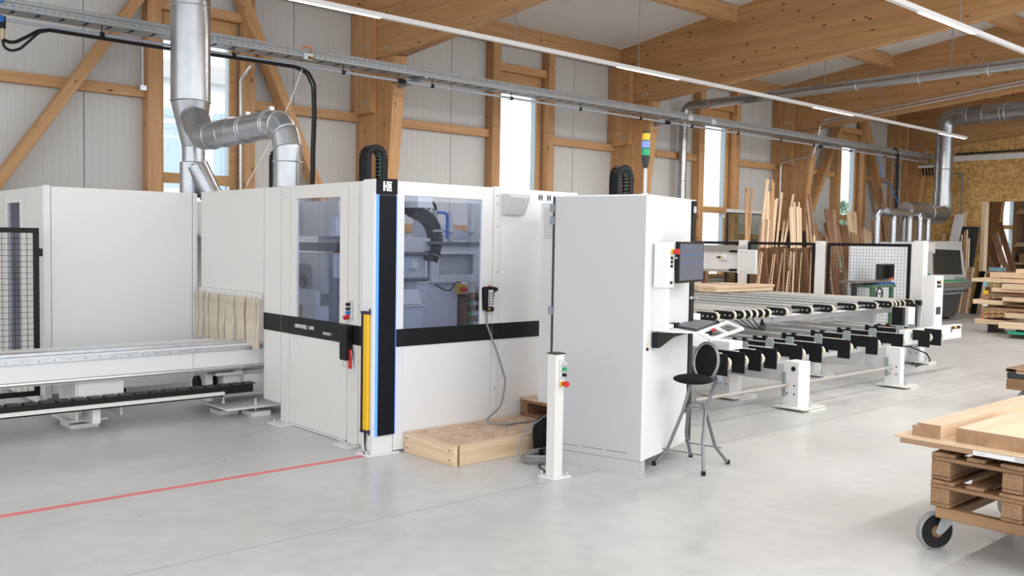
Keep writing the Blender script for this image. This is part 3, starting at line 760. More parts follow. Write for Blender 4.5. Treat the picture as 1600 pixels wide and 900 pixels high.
# hardware on the door
sw = MB().box(3.825, 3.84, 6.125, 6.19, .975, 1.12).build('switch_plate', LGREY, mc, bev=.003, smooth=False)
for z, mt in ((1.095, BLACK), (1.06, DGREY), (1.03, BLUE)):
    MB().cyl((3.825, 6.155, z), (3.795, 6.155, z), .013, 10).build('push_button', mt, sw)
MB().cyl((3.825, 6.165, .998), (3.785, 6.175, .99), .018, 12).build('red_switch', RED, sw)
lk = MB().box(3.79, 3.84, 6.13, 6.35, .80, .93).build('door_lock', BLACK, mc, bev=.012, smooth=False)
MB().box(3.77, 3.84, 6.12, 6.22, .66, .93).build('lock_body', BLACK, mc, bev=.015, smooth=False)
MB().cyl((3.785, 6.35, .845), (3.785, 6.47, .845), .012, 10).build('lever', STEEL, lk)
MB().tube(arc((3.79, 6.17, .63), (0, 1, 0), (0, 0, 1), .018, -3.6, .6, 10), .004, 6).build('padlock_shackle', STEEL, lk)
rt = MB().box(3.80, 3.815, 6.10, 6.13, .60, .75).build('red_lock_tag', RED, mc, bev=.003, smooth=False)
MB().tube([(3.81, 6.13, .60), (3.812, 6.14, .52), (3.812, 6.13, .46)], .0025, 5).tube([(3.81, 6.10, .74), (3.812, 6.075, .6), (3.812, 6.07, .45), (3.812, 6.10, .42)], .0015, 5).build('lock_chain', STEEL, rt)
MB().cyl((3.836, 7.22, 1.95), (3.842, 7.22, 1.95), .014, 12).build('badge', LGREY, mc)
# yellow safety light curtain
lc = thing('light_curtain', 'slim yellow safety light bar upright beside the black corner strip', 'sensor', (3.73, 5.77, .17))
MB().box(3.715, 3.74, 5.735, 5.79, .19, 1.05).build('yellow_profile', YELLOW, lc, bev=.004, smooth=False)
MB().box(3.713, 3.738, 5.795, 5.815, .19, 1.05).build('lens_strip', BLACK, lc, bev=.002, smooth=False)
MB().box(3.71, 3.745, 5.73, 5.82, 1.05, 1.07).build('end_cap', NAVY, lc, bev=.003, smooth=False)
MB().box(3.71, 3.745, 5.73, 5.82, .17, .19).build('end_cap', NAVY, lc, bev=.003, smooth=False)
MB().box(3.74, 3.79, 5.735, 5.75, 1.04, 1.09).box(3.74, 3.79, 5.735, 5.75, .15, .19).build('bracket', NAVY, lc, smooth=False)
MB().tube([(3.73, 5.775, .17), (3.73, 5.775, .12), (3.733, 5.78, .07), (3.735, 5.77, .03), (3.72, 5.78, .008)], [.008, .008, .005, .005, .005], 8).build('cable', BLACK, lc)
MB().box(3.77, 3.80, 5.852, 5.868, .06, 1.50).build('mounting_rail', ALU, lc, smooth=False)
# pendant remote
rm = thing('pendant_remote', 'black hand-held pendant control hanging beside the large front window', 'remote control', (4.83, 5.66, 1.03))
MB().prism([(4.765, 1.22), (4.775, 1.05), (4.80, 1.035), (4.86, 1.035), (4.865, 1.06), (4.85, 1.08), (4.865, 1.19), (4.90, 1.20), (4.90, 1.225), (4.86, 1.235), (4.78, 1.235)], 'y', 5.645, 5.69).build('body', BLACK, rm, bev=.004, smooth=False)
MB().box(4.80, 4.85, 5.641, 5.645, 1.075, 1.21).build('key_panel', LGREY, rm, smooth=False)
m = MB()
for i in range(5): m.box(4.805, 4.815, 5.637, 5.641, 1.09+i*.022, 1.10+i*.022).box(4.835, 4.845, 5.637, 5.641, 1.09+i*.022, 1.10+i*.022)
m.build('keys', BLACK, rm, smooth=False)
MB().cyl((4.825, 5.66, 1.235), (4.825, 5.66, 1.245), .012, 8).build('red_button', RED, rm)
MB().box(4.80, 4.82, 5.642, 5.645, 1.05, 1.062).build('yellow_label', YELLOW, rm, smooth=False)
cab = fillet([(4.80, 5.665, 1.035), (4.805, 5.665, .93), (4.88, 5.62, .70), (4.96, 5.60, .47), (4.90, 5.58, .27), (4.66, 5.52, .172), (4.78, 5.40, .163), (5.15, 5.36, .163)], .15, 8)
tag(MB().tube(cab, .008, 8).build('remote_cable', CABLEG), 'grey cable hanging from the pendant control down onto the wooden step', 'cable')
# step platform
pf = thing('step_platform', 'low wooden step with strand board top before the machine', 'platform', (4.6, 5.4, 0))
timber('front_board', PALEW, (4.04+.03, 5.085, .0745), (5.19, 5.085, .0745), .03, .149, pf)
timber('end_board', PALEW, (4.035, 5.07, .0745), (4.035, 5.69, .0745), .03, .149, pf)
timber('back_board', PALEW, (4.06, 5.675, .0745), (5.19, 5.675, .0745), .03, .149, pf)
MB().box(4.055, 5.19, 5.105, 5.655, .130, .152).build('deck', OSBP, pf, smooth=False)
MB().box(4.05, 5.19, 5.655, 5.69, .149, .153).box(4.02, 4.05, 5.07, 5.69, .1495, .153).box(4.05, 5.19, 5.07, 5.10, .1495, .153).build('edge_trim', PALEW2, pf, smooth=False)
for y in (5.13, 5.65):
    for z in (.04, .11): MB().cyl((4.017, y, z), (4.021, y, z), .006, 8).build('screw', DGREY, pf)
# pallet behind platform carrying the ventilated cabinet
pl = thing('low_pallet', 'brown pallet deck under the narrow vented cabinet', 'pallet', (5.6, 5.4, 0))
MB().box(5.20, 6.0, 4.98, 5.69, .285, .30).build('deck', OSBP, pl, smooth=False)
MB().box(5.205, 5.99, 5.60, 5.685, .16, .284).build('side_block', BRNW, pl, bev=.003, smooth=False)
MB().box(5.205, 5.99, 4.99, 5.07, .16, .284).build('side_block', BRNW, pl, bev=.003, smooth=False)
MB().box(5.205, 5.23, 5.07, 5.60, .262, .284).build('end_board', BRNW, pl, smooth=False)
MB().box(5.203, 5.99, 4.99, 5.685, 0, .175).build('base_box', BRNW, pl, bev=.003, smooth=False)
vb = thing('vented_cabinet', 'narrow white cabinet with a grey louvre between machine and grey control cabinet', 'cabinet', (5.4, 5.3, .3))
MB().box(5.17, 5.60, 5.10, 5.44, .302, 1.915).build('body', WHITE, vb, bev=.004, smooth=False)
m = MB().box(5.19, 5.40, 5.098, 5.102, 1.62, 1.89)
m.build('louvre_recess', MGREY, vb, smooth=False)
for k in range(12): MB().box(5.165, 5.172, 5.12, 5.40, 1.63+k*.021, 1.642+k*.021).build('louvre_slat', LGREY, vb, smooth=False)
# black sack and coiled cable
sk = thing('black_sack', 'slumped black sack between the step and the grey control cabinet', 'bag', (4.86, 4.97, 0))
m = MB(); m.sphere((0, 0, 0), 1, 28, 16)
def sq_(v, p): return math.copysign(abs(v)**p, v)
m.v = [(4.90+.19*sq_(v[0], .6)+.008*math.sin(v[2]*7+v[1]*5), 4.965+.09*sq_(v[1], .7), .006+.15*(sq_(v[2], .62)+1)*(1+.12*v[0])+.008*math.sin(v[0]*9)*(1+v[2])) for v in m.v]
m.build('sack_body', BLACKM, sk)
MB().ring((4.84, 4.95, .06), (.2, -1, .1), .12, .02, 20, 6).build('sack_strap', BLACKM, sk)
ckl = thing('cable_coil', 'loose coil of grey cable on the floor behind the white button post', 'cable', (4.62, 4.9, 0))
rnd = random.Random(5)
for k in range(5):
    cx, cy = 4.66+rnd.uniform(-.03, .03), 4.82+rnd.uniform(-.02, .02); R = .13+.025*rnd.random()
    MB().tube([(cx+R*1.15*math.cos(a), cy+R*.8*math.sin(a), .012+.013*k+.006*math.sin(2*a)) for a in [2*math.pi*i/28 for i in range(28)]], .0065, 6, closed=True).build('cable_loop', PAPER if k == 3 else CABLEG, ckl)
MB().tube(fillet([(5.2, 5.05, .33), (4.95, 4.95, .36), (4.62, 4.97, .22), (4.48, 4.95, .05), (4.55, 4.80, .02), (4.75, 4.78, .02)], .15), .0065, 6).build('cable_loop', CABLEG, ckl)
MB().tube(fillet([(5.22, 5.15, .30), (4.95, 5.03, .30), (4.80, 4.9, .12), (4.78, 4.86, .08)], .12), .0065, 6).build('cable_loop', CABLEG, ckl)
MB().tube(fillet([(4.70, 4.80, .01), (4.50, 4.72, .01), (4.40, 4.52, .01), (4.38, 4.47, .02)], .1), .0065, 6).build('cable_loop', DGREY, ckl)
# button post
bp_ = thing('button_post', 'slim white floor post with coloured push buttons before the grey cabinet', 'control post', (4.40, 4.45, 0))
MB().box(4.355, 4.435, 4.41, 4.49, .01, .845).build('post', WARMW, bp_, bev=.003, smooth=False)
MB().box(4.35, 4.44, 4.405, 4.495, .845, .853).build('cap', DGREY, bp_, smooth=False)
MB().box(4.32, 4.49, 4.375, 4.53, 0, .01).build('foot_plate', WHITE, bp_, bev=.002, smooth=False)
for x, y in ((4.335, 4.51), (4.46, 4.39)): MB().cyl((x, y, .01), (x, y, .045), .010, 6).build('bolt', STEEL, bp_)
bpl = MB().box(4.385, 4.432, 4.404, 4.410, .63, .81).build('button_plate', LGREY, bp_, smooth=False)
for z, mt, r in ((.785, LGREY, .010), (.745, GREEN, .013), (.705, BLACK, .012)):
    MB().cyl((4.42, 4.404, z), (4.42, 4.38, z), r, 12).build('push_button', mt, bpl)
for z in (.785, .745, .705, .665): MB().box(4.388, 4.40, 4.402, 4.4045, z-.012, z+.012).build('label_plate', PAPER, bpl, smooth=False)
MB().box(4.388, 4.405, 4.396, 4.405, .63, .66).build('stop_collar', YELLOW, bpl, smooth=False)
MB().cyl((4.415, 4.404, .645), (4.415, 4.375, .645), .014, 12).cyl((4.415, 4.375, .645), (4.415, 4.355, .645), .020, 14).build('stop_button', RED, bpl)

# ================================================================== feed bed on the left
bd = thing('feed_bed', 'long white machine bed with steel guide rails entering under the bristle curtain', 'machine bed', (2.5, 8.0, 0))
MB().box(-1.5, 3.95, 7.80, 8.26, .43, .640).build('bed_body', WHITE, bd, bev=.006, smooth=False)
MB().box(-1.5, 3.95, 7.935, 7.965, .641, .648).build('rail_groove', MGREY, bd, smooth=False)
MB().box(-1.5, 3.62, 7.965, 8.25, .641, .656).build('top_plate', WHITE, bd, bev=.002, smooth=False)
MB().box(-1.5, 3.90, 7.84, 7.93, .641, .668).build('guide_profile', STEEL, bd, bev=.004, smooth=False)
MB().box(-1.5, 3.92, 7.785, 7.80, .588, .628).build('rack_rail', STEEL, bd, bev=.002, smooth=False)
m = MB()
for k in range(46): m.cyl((-1.3+k*.115, 7.783, .608), (-1.3+k*.115, 7.786, .608), .006, 6)
m.build('rail_screws', MGREY, bd, kind='stuff')
MB().tube([(-1.5, 7.79, .435), (3.95, 7.79, .435)], .018, 10).box(-1.5, 3.95, 7.785, 7.81, .415, .43).build('lower_rail', ALU, bd)
MB().box(3.27, 3.275, 7.797, 7.80, .45, .60).build('bed_joint', BRUSH, bd, smooth=False)
MB().box(2.33, 2.70, 7.84, 7.87, .25, .43).build('leg', WHITE, bd, bev=.004, smooth=False)
MB().box(2.32, 2.34, 7.84, 8.28, .10, .43).build('leg', WHITE, bd, smooth=False)
MB().box(2.68, 2.70, 7.87, 8.28, .10, .43).build('leg', WHITE, bd, smooth=False)
MB().box(2.30, 2.62, 7.98, 8.5, .055, .075).build('foot_plate', WARMW, bd, bev=.002, smooth=False)
MB().box(2.33, 2.55, 8.0, 8.3, .0, .035).build('floor_pad', WARMW, bd, bev=.002, smooth=False)
MB().cyl((2.47, 8.05, .03), (2.47, 8.05, .13), .014, 8).cyl((2.47, 8.05, .075), (2.47, 8.05, .095), .026, 6).build('levelling_bolt', STEEL, bd)
MB().box(3.50, 4.25, 7.62, 8.45, .075, .095).build('foot_plate', WARMW, bd, bev=.002, smooth=False)
for (x, y) in ((3.62, 7.95), (3.82, 7.72)): 
    MB().box(x-.08, x+.10, y-.10, y+.12, 0, .04).build('floor_pad', WARMW, bd, bev=.002, smooth=False)
    MB().cyl((x, y, .04), (x, y, .15), .013, 8).cyl((x, y, .095), (x, y, .115), .024, 6).build('levelling_bolt', STEEL, bd)
MB().box(3.45, 3.52, 7.95, 8.3, .12, .43).build('leg', WARMW, bd, bev=.003, smooth=False)
MB().box(3.60, 4.1, 7.9, 8.25, .15, .38).build('gearbox_housing', WARMW, bd, bev=.006, smooth=False)
MB().cyl((3.42, 8.1, .27), (3.60, 8.1, .27), .07, 16).build('motor', BLACK, bd)
MB().box(3.50, 3.75, 7.84, 7.9, .36, .40).box(3.75, 3.95, 7.80, 7.84, .22, .36).build('cover_plate', LGREY, bd, smooth=False)
m = MB()
for k in range(14): m.box(3.42+k*.018, 3.43+k*.018, 7.835, 7.845, .385, .40)
m.build('toothed_rack', DGREY, bd, smooth=False, kind='stuff')
# low energy chain channel in front of the bed
ch = thing('chain_channel', 'low white channel with a black energy chain below the feed bed', 'cable channel', (2.3, 7.75, 0))
MB().box(-1.5, 3.50, 7.66, 7.68, .205, .245).box(-1.5, 3.50, 7.66, 7.80, .205, .215).build('white_channel', WARMW, ch, smooth=False)
MB().box(-1.5, 3.78, 7.69, 7.80, .216, .285).build('chain_body', BLACK, ch, smooth=False)
for k in range(44):
    MB().box(-1.45+k*.12, -1.45+k*.12+.095, 7.692, 7.80, .286, .296).build('chain_link', DGREY, ch, smooth=False)
for x in (2.45, .6): MB().box(x-.03, x+.03, 7.74, 8.02, .076, .205).build('support', WARMW, ch, smooth=False)
tag(MB().box(2.74, 3.20, 9.2, 9.7, .02, .14).build('tool_case', BLACK, bev=.03, smooth=False), 'low black case on the floor below the machine back panel', 'case')
# ---- wire mesh gate on the left
def mesh_panel(root, p0, p1, z0, z1, frame=.035, pitch=.05, mat=BLACK, wire=.0035):
    """framed wire mesh between p0 and p1 (x,y)"""
    a = Vector((p0[0], p0[1], 0)); b = Vector((p1[0], p1[1], 0)); d = (b-a).normalized(); L = (b-a).length
    up = (0, 0, 1)
    for z in (z0+frame/2, z1-frame/2): timber('frame_rail', mat, a+Vector((0, 0, z)), b+Vector((0, 0, z)), frame*.7, frame, root, bev=.002)
    for q in (frame/2, L-frame/2): timber('frame_stile', mat, a+d*q+Vector((0, 0, z0+frame)), a+d*q+Vector((0, 0, z1-frame)), frame*.7, frame, root, up=d, bev=.002)
    m = MB(); n = int((L-2*frame)/pitch); 
    nrm = d.cross(Vector((0, 0, 1)))*wire/2
    for k in range(1, n+1):
        c = a+d*(frame+k*(L-2*frame)/(n+1)); 
        p = [c-d*wire/2-nrm, c+d*wire/2-nrm, c+d*wire/2+nrm, c-d*wire/2+nrm]
        m.add([(v.x, v.y, z0+frame) for v in p]+[(v.x, v.y, z1-frame) for v in p], [(0, 1, 5, 4), (1, 2, 6, 5), (2, 3, 7, 6), (3, 0, 4, 7)])
    h = z1-z0-2*frame; n = int(h/pitch)
    for k in range(1, n+1):
        z = z0+frame+k*h/(n+1); s = a+d*frame; e = b-d*frame
        p = [(-1, -1), (1, -1), (1, 1), (-1, 1)]
        vs = []
        for q in (s, e):
            for (i, j) in p: vs.append((q.x+nrm.x*i, q.y+nrm.y*i, z+wire/2*j))
        m.add(vs, [(0, 1, 5, 4), (1, 2, 6, 5), (2, 3, 7, 6), (3, 0, 4, 7)])
    m.build('wire_mesh', mat, root, smooth=False, kind='stuff')
gt = thing('mesh_gate', 'black framed wire mesh gate at the left edge beside the machine', 'safety fence', (1.7, 8.9, .15))
mesh_panel(gt, (1.0, 8.9), (2.335, 8.9), .16, 1.65, frame=.045)
MB().box(2.335, 2.365, 8.89, 8.92, 1.40, 1.47).build('latch', BLACK, gt, smooth=False)
MB().box(2.30, 2.40, 8.85, 8.95, 0, .015).box(2.33, 2.36, 8.88, 8.91, .012, .165).build('foot', LGREY, gt, smooth=False)
MB().box(1.86, 1.95, 8.84, 8.88, .93, 1.04).build('lock_box', BLACK, gt, bev=.005, smooth=False)
MB().box(1.88, 1.91, 8.83, 8.84, 1.05, 1.07).cyl((1.90, 8.86, .55), (1.90, 8.86, .93), .008, 6).cyl((1.90, 8.86, 1.10), (1.90, 8.86, 1.25), .014, 8).build('lock_rod', DGREY, gt)
# ================================================================== CONTROL CABINET (local frame)
CA = math.radians(15.47); CB = Vector((4.878, 4.094, 0))
cc = thing('control_cabinet', 'tall grey-white control cabinet with black strip, screen arm and keyboard shelf', 'cabinet', CB, rz=CA)
def c2w(x, y, z): return Vector((CB.x+math.cos(CA)*x-math.sin(CA)*y, CB.y+math.sin(CA)*x+math.cos(CA)*y, z))
def w2c(p): d = Vector(p)-CB; return Vector((d.x*math.cos(CA)+d.y*math.sin(CA), -d.x*math.sin(CA)+d.y*math.cos(CA), p[2]))
MB().box(0.012, .875, .012, .725, .10, 1.925).build('body', CABL, cc, bev=.003, smooth=False)
MB().box(-.003, .010, 0, .715, .10, 1.935).build('side_panel', CABL, cc, bev=.003, smooth=False)
MB().box(.0, .80, -.003, .010, .10, 1.93).build('front_door', WHITE, cc, bev=.003, smooth=False)
MB().box(-.004, .88, -.006, .73, 1.926, 1.938).build('top_cover', WHITE, cc, bev=.002, smooth=False)
pn = MB().box(.0, .02, .012, .72, 0, .098).box(.015, .10, .012, .03, 0, .098).box(.015, .75, .60, .72, 0, .098).box(.74, .87, .35, .72, 0, .098).build('plinth', CABL, cc, smooth=False)
for a in (.10, .29, .49): MB().box(-.0045, -.003, a, a+.16, .145, .150).build('panel_slot', MGREY, cc, smooth=False)
MB().box(-.008, .0, .716, .730, .02, 1.93).build('rear_gap', DGREY, cc, smooth=False)
for z in (1.82, 1.73, 1.08): MB().box(-.022, -.002, .715, .75, z, z+.055).build('hinge', MGREY, cc, bev=.003, smooth=False)
MB().box(.805, .878, -.012, .012, .10, 1.93).build('black_strip', BLACK, cc, bev=.003, smooth=False)
el = MB().box(.800, .880, -.016, -.012, 1.80, 1.925).build('emblem_plate', BLACK, cc, smooth=False)
emblem('emblem', WHITEP, BLACK, .812, 1.84, .048, -.017, cc)
MB().box(.12, .195, -.105, 0, .995, 1.61).build('arm_housing', WHITE, cc, bev=.006, smooth=False)
bx = MB().box(.10, .225, -.12, -.02, 1.30, 1.615).build('button_panel', WHITE, cc, bev=.004, smooth=False)
MB().box(.12, .21, -.03, .0, 1.31, 1.60).build('arm_plate', WHITE, cc, smooth=False)
for i in range(2):
    for j in range(3): MB().box(.155+i*.02, .168+i*.02, -.124, -.12, 1.44+j*.028, 1.46+j*.028).build('key', BLACK, bx, smooth=False)
MB().box(.15, .19, -.124, -.12, 1.325, 1.345).build('socket', DGREY, bx, smooth=False)
MB().cyl((.17, -.12, 1.55), (.17, -.135, 1.55), .018, 14).build('stop_collar', YELLOW, bx)
MB().cyl((.17, -.135, 1.55), (.17, -.155, 1.55), .014, 14).cyl((.17, -.155, 1.55), (.17, -.172, 1.55), .020, 14).build('stop_button', RED, bx)
MB().cyl((.19, -.12, 1.51), (.20, -.15, 1.505), .008, 8).build('key_switch', STEEL, bx)
sc_ = thing('monitor', 'flat black computer monitor on the arm of the control cabinet', 'monitor', c2w(.46, -.14, 1.32), rz=CA)
MB().box(-.235, .235, -.012, .018, .01, .30).build('bezel', BLACK, sc_, bev=.004, smooth=False)
MB().box(-.218, .222, -.0135, -.012, .028, .285).build('screen', SCREEN, sc_, smooth=False)
MB().box(-.15, .19, -.0145, -.0137, .205, .211).box(-.218, .222, -.0142, -.0137, .15, .153).box(-.20, .05, -.0142, -.0137, .255, .259).build('screen_lines', SCRBL, sc_, smooth=False)
MB().box(-.08, .08, .018, .12, .1, .2).build('mount', BLACK, sc_, smooth=False)
# knob on the strip
MB().cyl((.84, -.012, 1.20), (.84, -.04, 1.20), .008, 8).cyl((.84, -.04, 1.20), (.84, -.055, 1.20), .016, 12).cyl((.80, -.02, 1.20), (.815, -.02, 1.20), .012, 8).build('strip_knob', STEEL, cc)
MB().cyl((.055, -.003, .875), (.055, -.012, .875), .012, 12).build('door_lock', BLACK, cc)
MB().prism([(.045, .90), (.065, .90), (.055, .918)], 'y', -.006, -.003).build('warning_label', YELLOW, cc, smooth=False)
# keyboard shelf
ZT = 1.0
def tc_(px, py, z): v = w2c(at(px, py, z=z)); return (v.x, v.y)
P = [(.13, -.02), (.13, 0.0), (.64, .0), tc_(1136, 503, ZT), tc_(1093, 519, ZT)]
MB().prism(P, 'z', ZT-.012, ZT).build('shelf_plate', WHITE, cc, bev=.003, smooth=False)
A, B_ = Vector((*tc_(1093, 519, ZT), ZT-.004)), Vector((*tc_(1136, 503, ZT), ZT-.004))
Cc, Dd = Vector((*tc_(1112, 530, .955), .955)), Vector((*tc_(1160, 514, .955), .955))
rim = MB()
for (p, q) in ((A, Cc), (Cc, Dd), (Dd, B_), ((A+B_)/2, (Cc+Dd)/2), (A, B_)):
    rim.tube([p, q], .0145, 8)
rim.build('shelf_handle_frame', WHITE, cc)
MB().add([(A*.7+B_*.3)*.45+(Cc*.7+Dd*.3)*.55+Vector((dx, dy, dz)) for dx, dy, dz in ((-.03, -.01, .012), (.03, .01, .012), (.03, .01, .03), (-.03, -.01, .03), (-.03, .02, .012), (.03, .04, .012), (.03, .04, .03), (-.03, .02, .03))],
         [(0, 1, 2, 3), (4, 5, 6, 7), (0, 1, 5, 4), (3, 2, 6, 7), (0, 3, 7, 4), (1, 2, 6, 5)]).build('red_clip', RED, cc, smooth=False)
MB().prism([(.12, .88), (.16, .88), (.40, .935), (.70, .945), (.70, .985), (.12, .985)], 'y', -.055, -.012).build('shelf_bracket', BLACK, cc, smooth=False)
for x in (.40, .47, .54): MB().cyl((x, -.058, .962), (x, -.055, .962), .006, 8).build('bracket_bolt', STEEL, cc)
kb = thing('keyboard', 'flat dark grey computer keyboard on the shelf of the control cabinet', 'keyboard', c2w(0, 0, ZT+.001), rz=CA)
kp = [tc_(1056, 510, ZT+.01), tc_(1082, 500, ZT+.01), tc_(1124, 503, ZT+.01), tc_(1088, 516, ZT+.01)]
MB().prism(kp, 'z', 0, .015).build('base', DGREY, kb, bev=.003, smooth=False)
k0, k1, k2, k3 = [Vector((p[0], p[1], .0155)) for p in kp]
for i in range(14):
    for j in range(5):
        u0, u1, v0, v1 = (i+.15)/14.2, (i+.85)/14.2, (j+.15)/5.2, (j+.85)/5.2
        f = lambda u, v: (k0*(1-u)+k3*u)*(1-v)+(k1*(1-u)+k2*u)*v
        q = [f(u0, v0), f(u1, v0), f(u1, v1), f(u0, v1)]
        MB().add([*q, *[c+Vector((0, 0, .004)) for c in q]], [(4, 5, 6, 7), (0, 1, 5, 4), (1, 2, 6, 5), (2, 3, 7, 6), (3, 0, 4, 7)]).build('key', MGREY, kb, smooth=False)
ms = thing('computer_mouse', 'black computer mouse at the right end of the keyboard shelf', 'mouse', c2w(*tc_(1118, 506, ZT), ZT), rz=CA)
MB().sphere((0, 0, .014), .05, 16, 8, (1, .6, .32)).build('mouse_body', BLACK, ms)
MB().box(-.06, .10, -.05, .05, 0.0005, .002).build('mouse_pad', BLUE, ms, smooth=False)
pp = thing('paper_roll', 'white crumpled paper and a black holder at the back of the shelf', 'paper', c2w(.30, -.02, ZT), rz=CA)
MB().box(-.09, .10, -.035, .01, .001, .03).build('paper', PAPER, pp, bev=.008, smooth=False)
MB().box(.11, .20, -.04, .01, .001, .035).build('holder', BLACK, pp, bev=.006, smooth=False)
# signal tower
sg = thing('signal_tower', 'signal lamp pole with yellow, blue and green segments on the control cabinet', 'signal light', c2w(.075, .05, 1.939), rz=CA)
MB().cyl((0, 0, 0), (0, 0, .19), .012, 12).cyl((0, 0, 0), (0, 0, .01), .025, 12).build('pole', LGREY, sg)
MB().tube([(0, 0, .18), (0, 0, .20), (0, 0, .25)], [.014, .02, .030], 16).cyl((0, 0, .25), (0, 0, .262), .030, 16).build('cone', DGREY, sg)
for k, mt in enumerate((GAGR, GABL, GALE)):
    MB().tube([(0, 0, .264+k*.052), (0, 0, .314+k*.052)], .028, 20).build('lens', mt, sg)
    MB().ring((0, 0, .264+k*.052), (0, 0, 1), .028, .003, 20, 5).build('lens_ring', DGREY, sg)
MB().cyl((0, 0, .42), (0, 0, .432), .028, 20).build('cap', DGREY, sg)

BARB = plain('chain_bar_blue_grey', (.10, .20, .26), .5)
# energy chain loops standing above the machines
def chain_loop(x, y, z0, z1, W, dep, label, root_box):
    t = thing('energy_chain', label, 'energy chain', (x, y, z0), group='energy chain loops above the machine')
    R = W/2; pts = [(x-R, y, z0), (x-R, y, z1-R)]+[tuple(p) for p in arc((x, y, z1-R), (1, 0, 0), (0, 0, 1), R, math.pi, 0, 8)][1:]+[(x+R, y, z0)]
    pts = [Vector(p) for p in pts]; seq = []
    for i in range(len(pts)-1):
        d = pts[i+1]-pts[i]; n = max(1, round(d.length/.035))
        for k in range(n): seq.append((pts[i]+d*(k/n), pts[i]+d*((k+.99)/n)))
    th = .056
    for a, b in seq:
        u = Vector((x, y, z1-R))-(a+b)/2; u.y = 0
        if (a+b).z/2 < z1-R: u.z = 0
        u.normalize()
        m = MB(); L = b-a; hw = dep/2
        for s in (-1, 1):
            c = [a+Vector((0, s*hw, 0)), b+Vector((0, s*hw, 0))]; e = Vector((0, -s*.012, 0))
            vs = [c[0]-u*th/2, c[1]-u*th/2, c[1]+u*th/2, c[0]+u*th/2]
            m.add(vs+[v+e for v in vs], [(0, 1, 2, 3), (7, 6, 5, 4), (0, 4, 5, 1), (1, 5, 6, 2), (2, 6, 7, 3), (3, 7, 4, 0)])
        c0 = a+L*.02-u*th*.45; c1 = a+L*.99-u*th*.45
        vs = [c0+Vector((0, -hw, 0)), c1+Vector((0, -hw, 0)), c1+Vector((0, hw, 0)), c0+Vector((0, hw, 0))]
        m.add(vs+[v+u*.004 for v in vs], [(0, 1, 2, 3), (7, 6, 5, 4), (0, 4, 5, 1), (1, 5, 6, 2), (2, 6, 7, 3), (3, 7, 4, 0)])
        m.build('chain_link', BLACK, t, smooth=False)
        for s2 in (1,):
            m = MB(); c0 = a+L*.15+u*s2*th*.45; c1 = a+L*(.95 if s2 < 0 else .5)+u*s2*th*.45
            vs = [c0+Vector((0, -hw, 0)), c1+Vector((0, -hw, 0)), c1+Vector((0, hw, 0)), c0+Vector((0, hw, 0))]
            m.add(vs+[v-u*s2*.004 for v in vs], [(0, 1, 2, 3), (7, 6, 5, 4), (0, 4, 5, 1), (1, 5, 6, 2), (2, 6, 7, 3), (3, 7, 4, 0)])
            m.build('cross_bar', BARB, t, smooth=False)
    for dy, mt in ((-.02, ORANGE), (.01, GREEN), (.03, ORANGE)):
        MB().tube([Vector((p.x, p.y+dy, p.z)) for p in pts], .006, 6).build('cable', mt, t)
    # carrier below, inside the machine
    MB().box(x-R-.05, x+R+.05, y-.08, y+.08, root_box, z0).build('carrier', LGREY, t, bev=.004, smooth=False)
chain_loop(4.52, 6.90, 1.97, 2.40, .17, .11, 'black energy chain loop standing above the black corner strip', 1.7)
chain_loop(7.05, 6.25, 1.95, 2.36, .19, .11, 'black energy chain loop rising above the grey control cabinet', 1.90)
chain_loop(4.33, 8.20, 1.97, 2.45, .17, .11, 'black energy chain loop half hidden behind the bent extraction pipe', 1.7)
hm = thing('transfer_module', 'white machine body hidden behind the control cabinet', 'machine', (6.8, 6.5, 0))
MB().box(6.2, 7.35, 5.95, 6.6, .05, 1.895).build('body', LGREY, hm, bev=.01, smooth=False)
for x in (6.25, 7.2): MB().box(x, x+.1, 6.0, 6.5, 0, .05).build('foot', WARMW, hm, smooth=False)

# ---- standing stool
st = thing('standing_stool', 'folding grey tube stool with black padded round seat and small backrest', 'stool', (5.36, 4.02, 0))
sx, sy = 5.27, 4.02
SEATC = at(1085, 592, z=.70)
SEATC = Vector((5.245, 3.99, .70))
d_back = Vector((.78, -.05, 0)).normalized()
# seat ellipse
m = MB(); m.sphere((SEATC.x+.03, SEATC.y-.027, .655), .140, 28, 10, (1.02, 1.02, .24)); m.build('seat', BLACKM, st)
feet = [Vector((*at(*p, z=0)[:2], .012)) for p in ((1022, 727), (1099, 743), (1137, 725), (1079, 714))]
cx = sum((f.x for f in feet))/4; cy = sum((f.y for f in feet))/4
top1 = Vector((5.22, 4.06, .66)); top2 = Vector((5.34, 3.90, .66))
h1 = Vector((5.33, 4.09, .42)); h2 = Vector((5.42, 3.96, .42))
lg = [[feet[0], feet[0]*.6+h1*.4+Vector((.02, 0, -.06)), h1+Vector((0, 0, -.02)), Vector((5.40, 4.07, .62))],
      [feet[3], feet[3]*.5+h1*.5+Vector((-.01, 0, 0)), h1+Vector((.04, -.02, .02))],
      [feet[2], feet[2]*.55+h2*.45+Vector((-.03, 0, -.05)), h2+Vector((0, 0, .0)), Vector((5.40, 3.97, .47))],
      [feet[1], feet[1]*.5+h2*.5+Vector((-.02, 0, .0)), h2, Vector((5.48, 3.94, .57)), Vector((5.51, 3.93, .64))]]
for l in lg:
    MB().tube(fillet(l, .15, 6), .0125, 10).build('leg', CHROME, st)
for f in feet: MB().cyl((f.x, f.y, 0), (f.x, f.y, .03), .016, 10).build('rubber_foot', RUBBER, st)
MB().tube([feet[0]*.72+h1*.28, feet[1]*.72+h2*.28], .005, 6).build('stretcher', CHROME, st)
MB().tube([feet[3]*.72+h1*.28, feet[2]*.72+h2*.28], .005, 6).build('stretcher', CHROME, st)
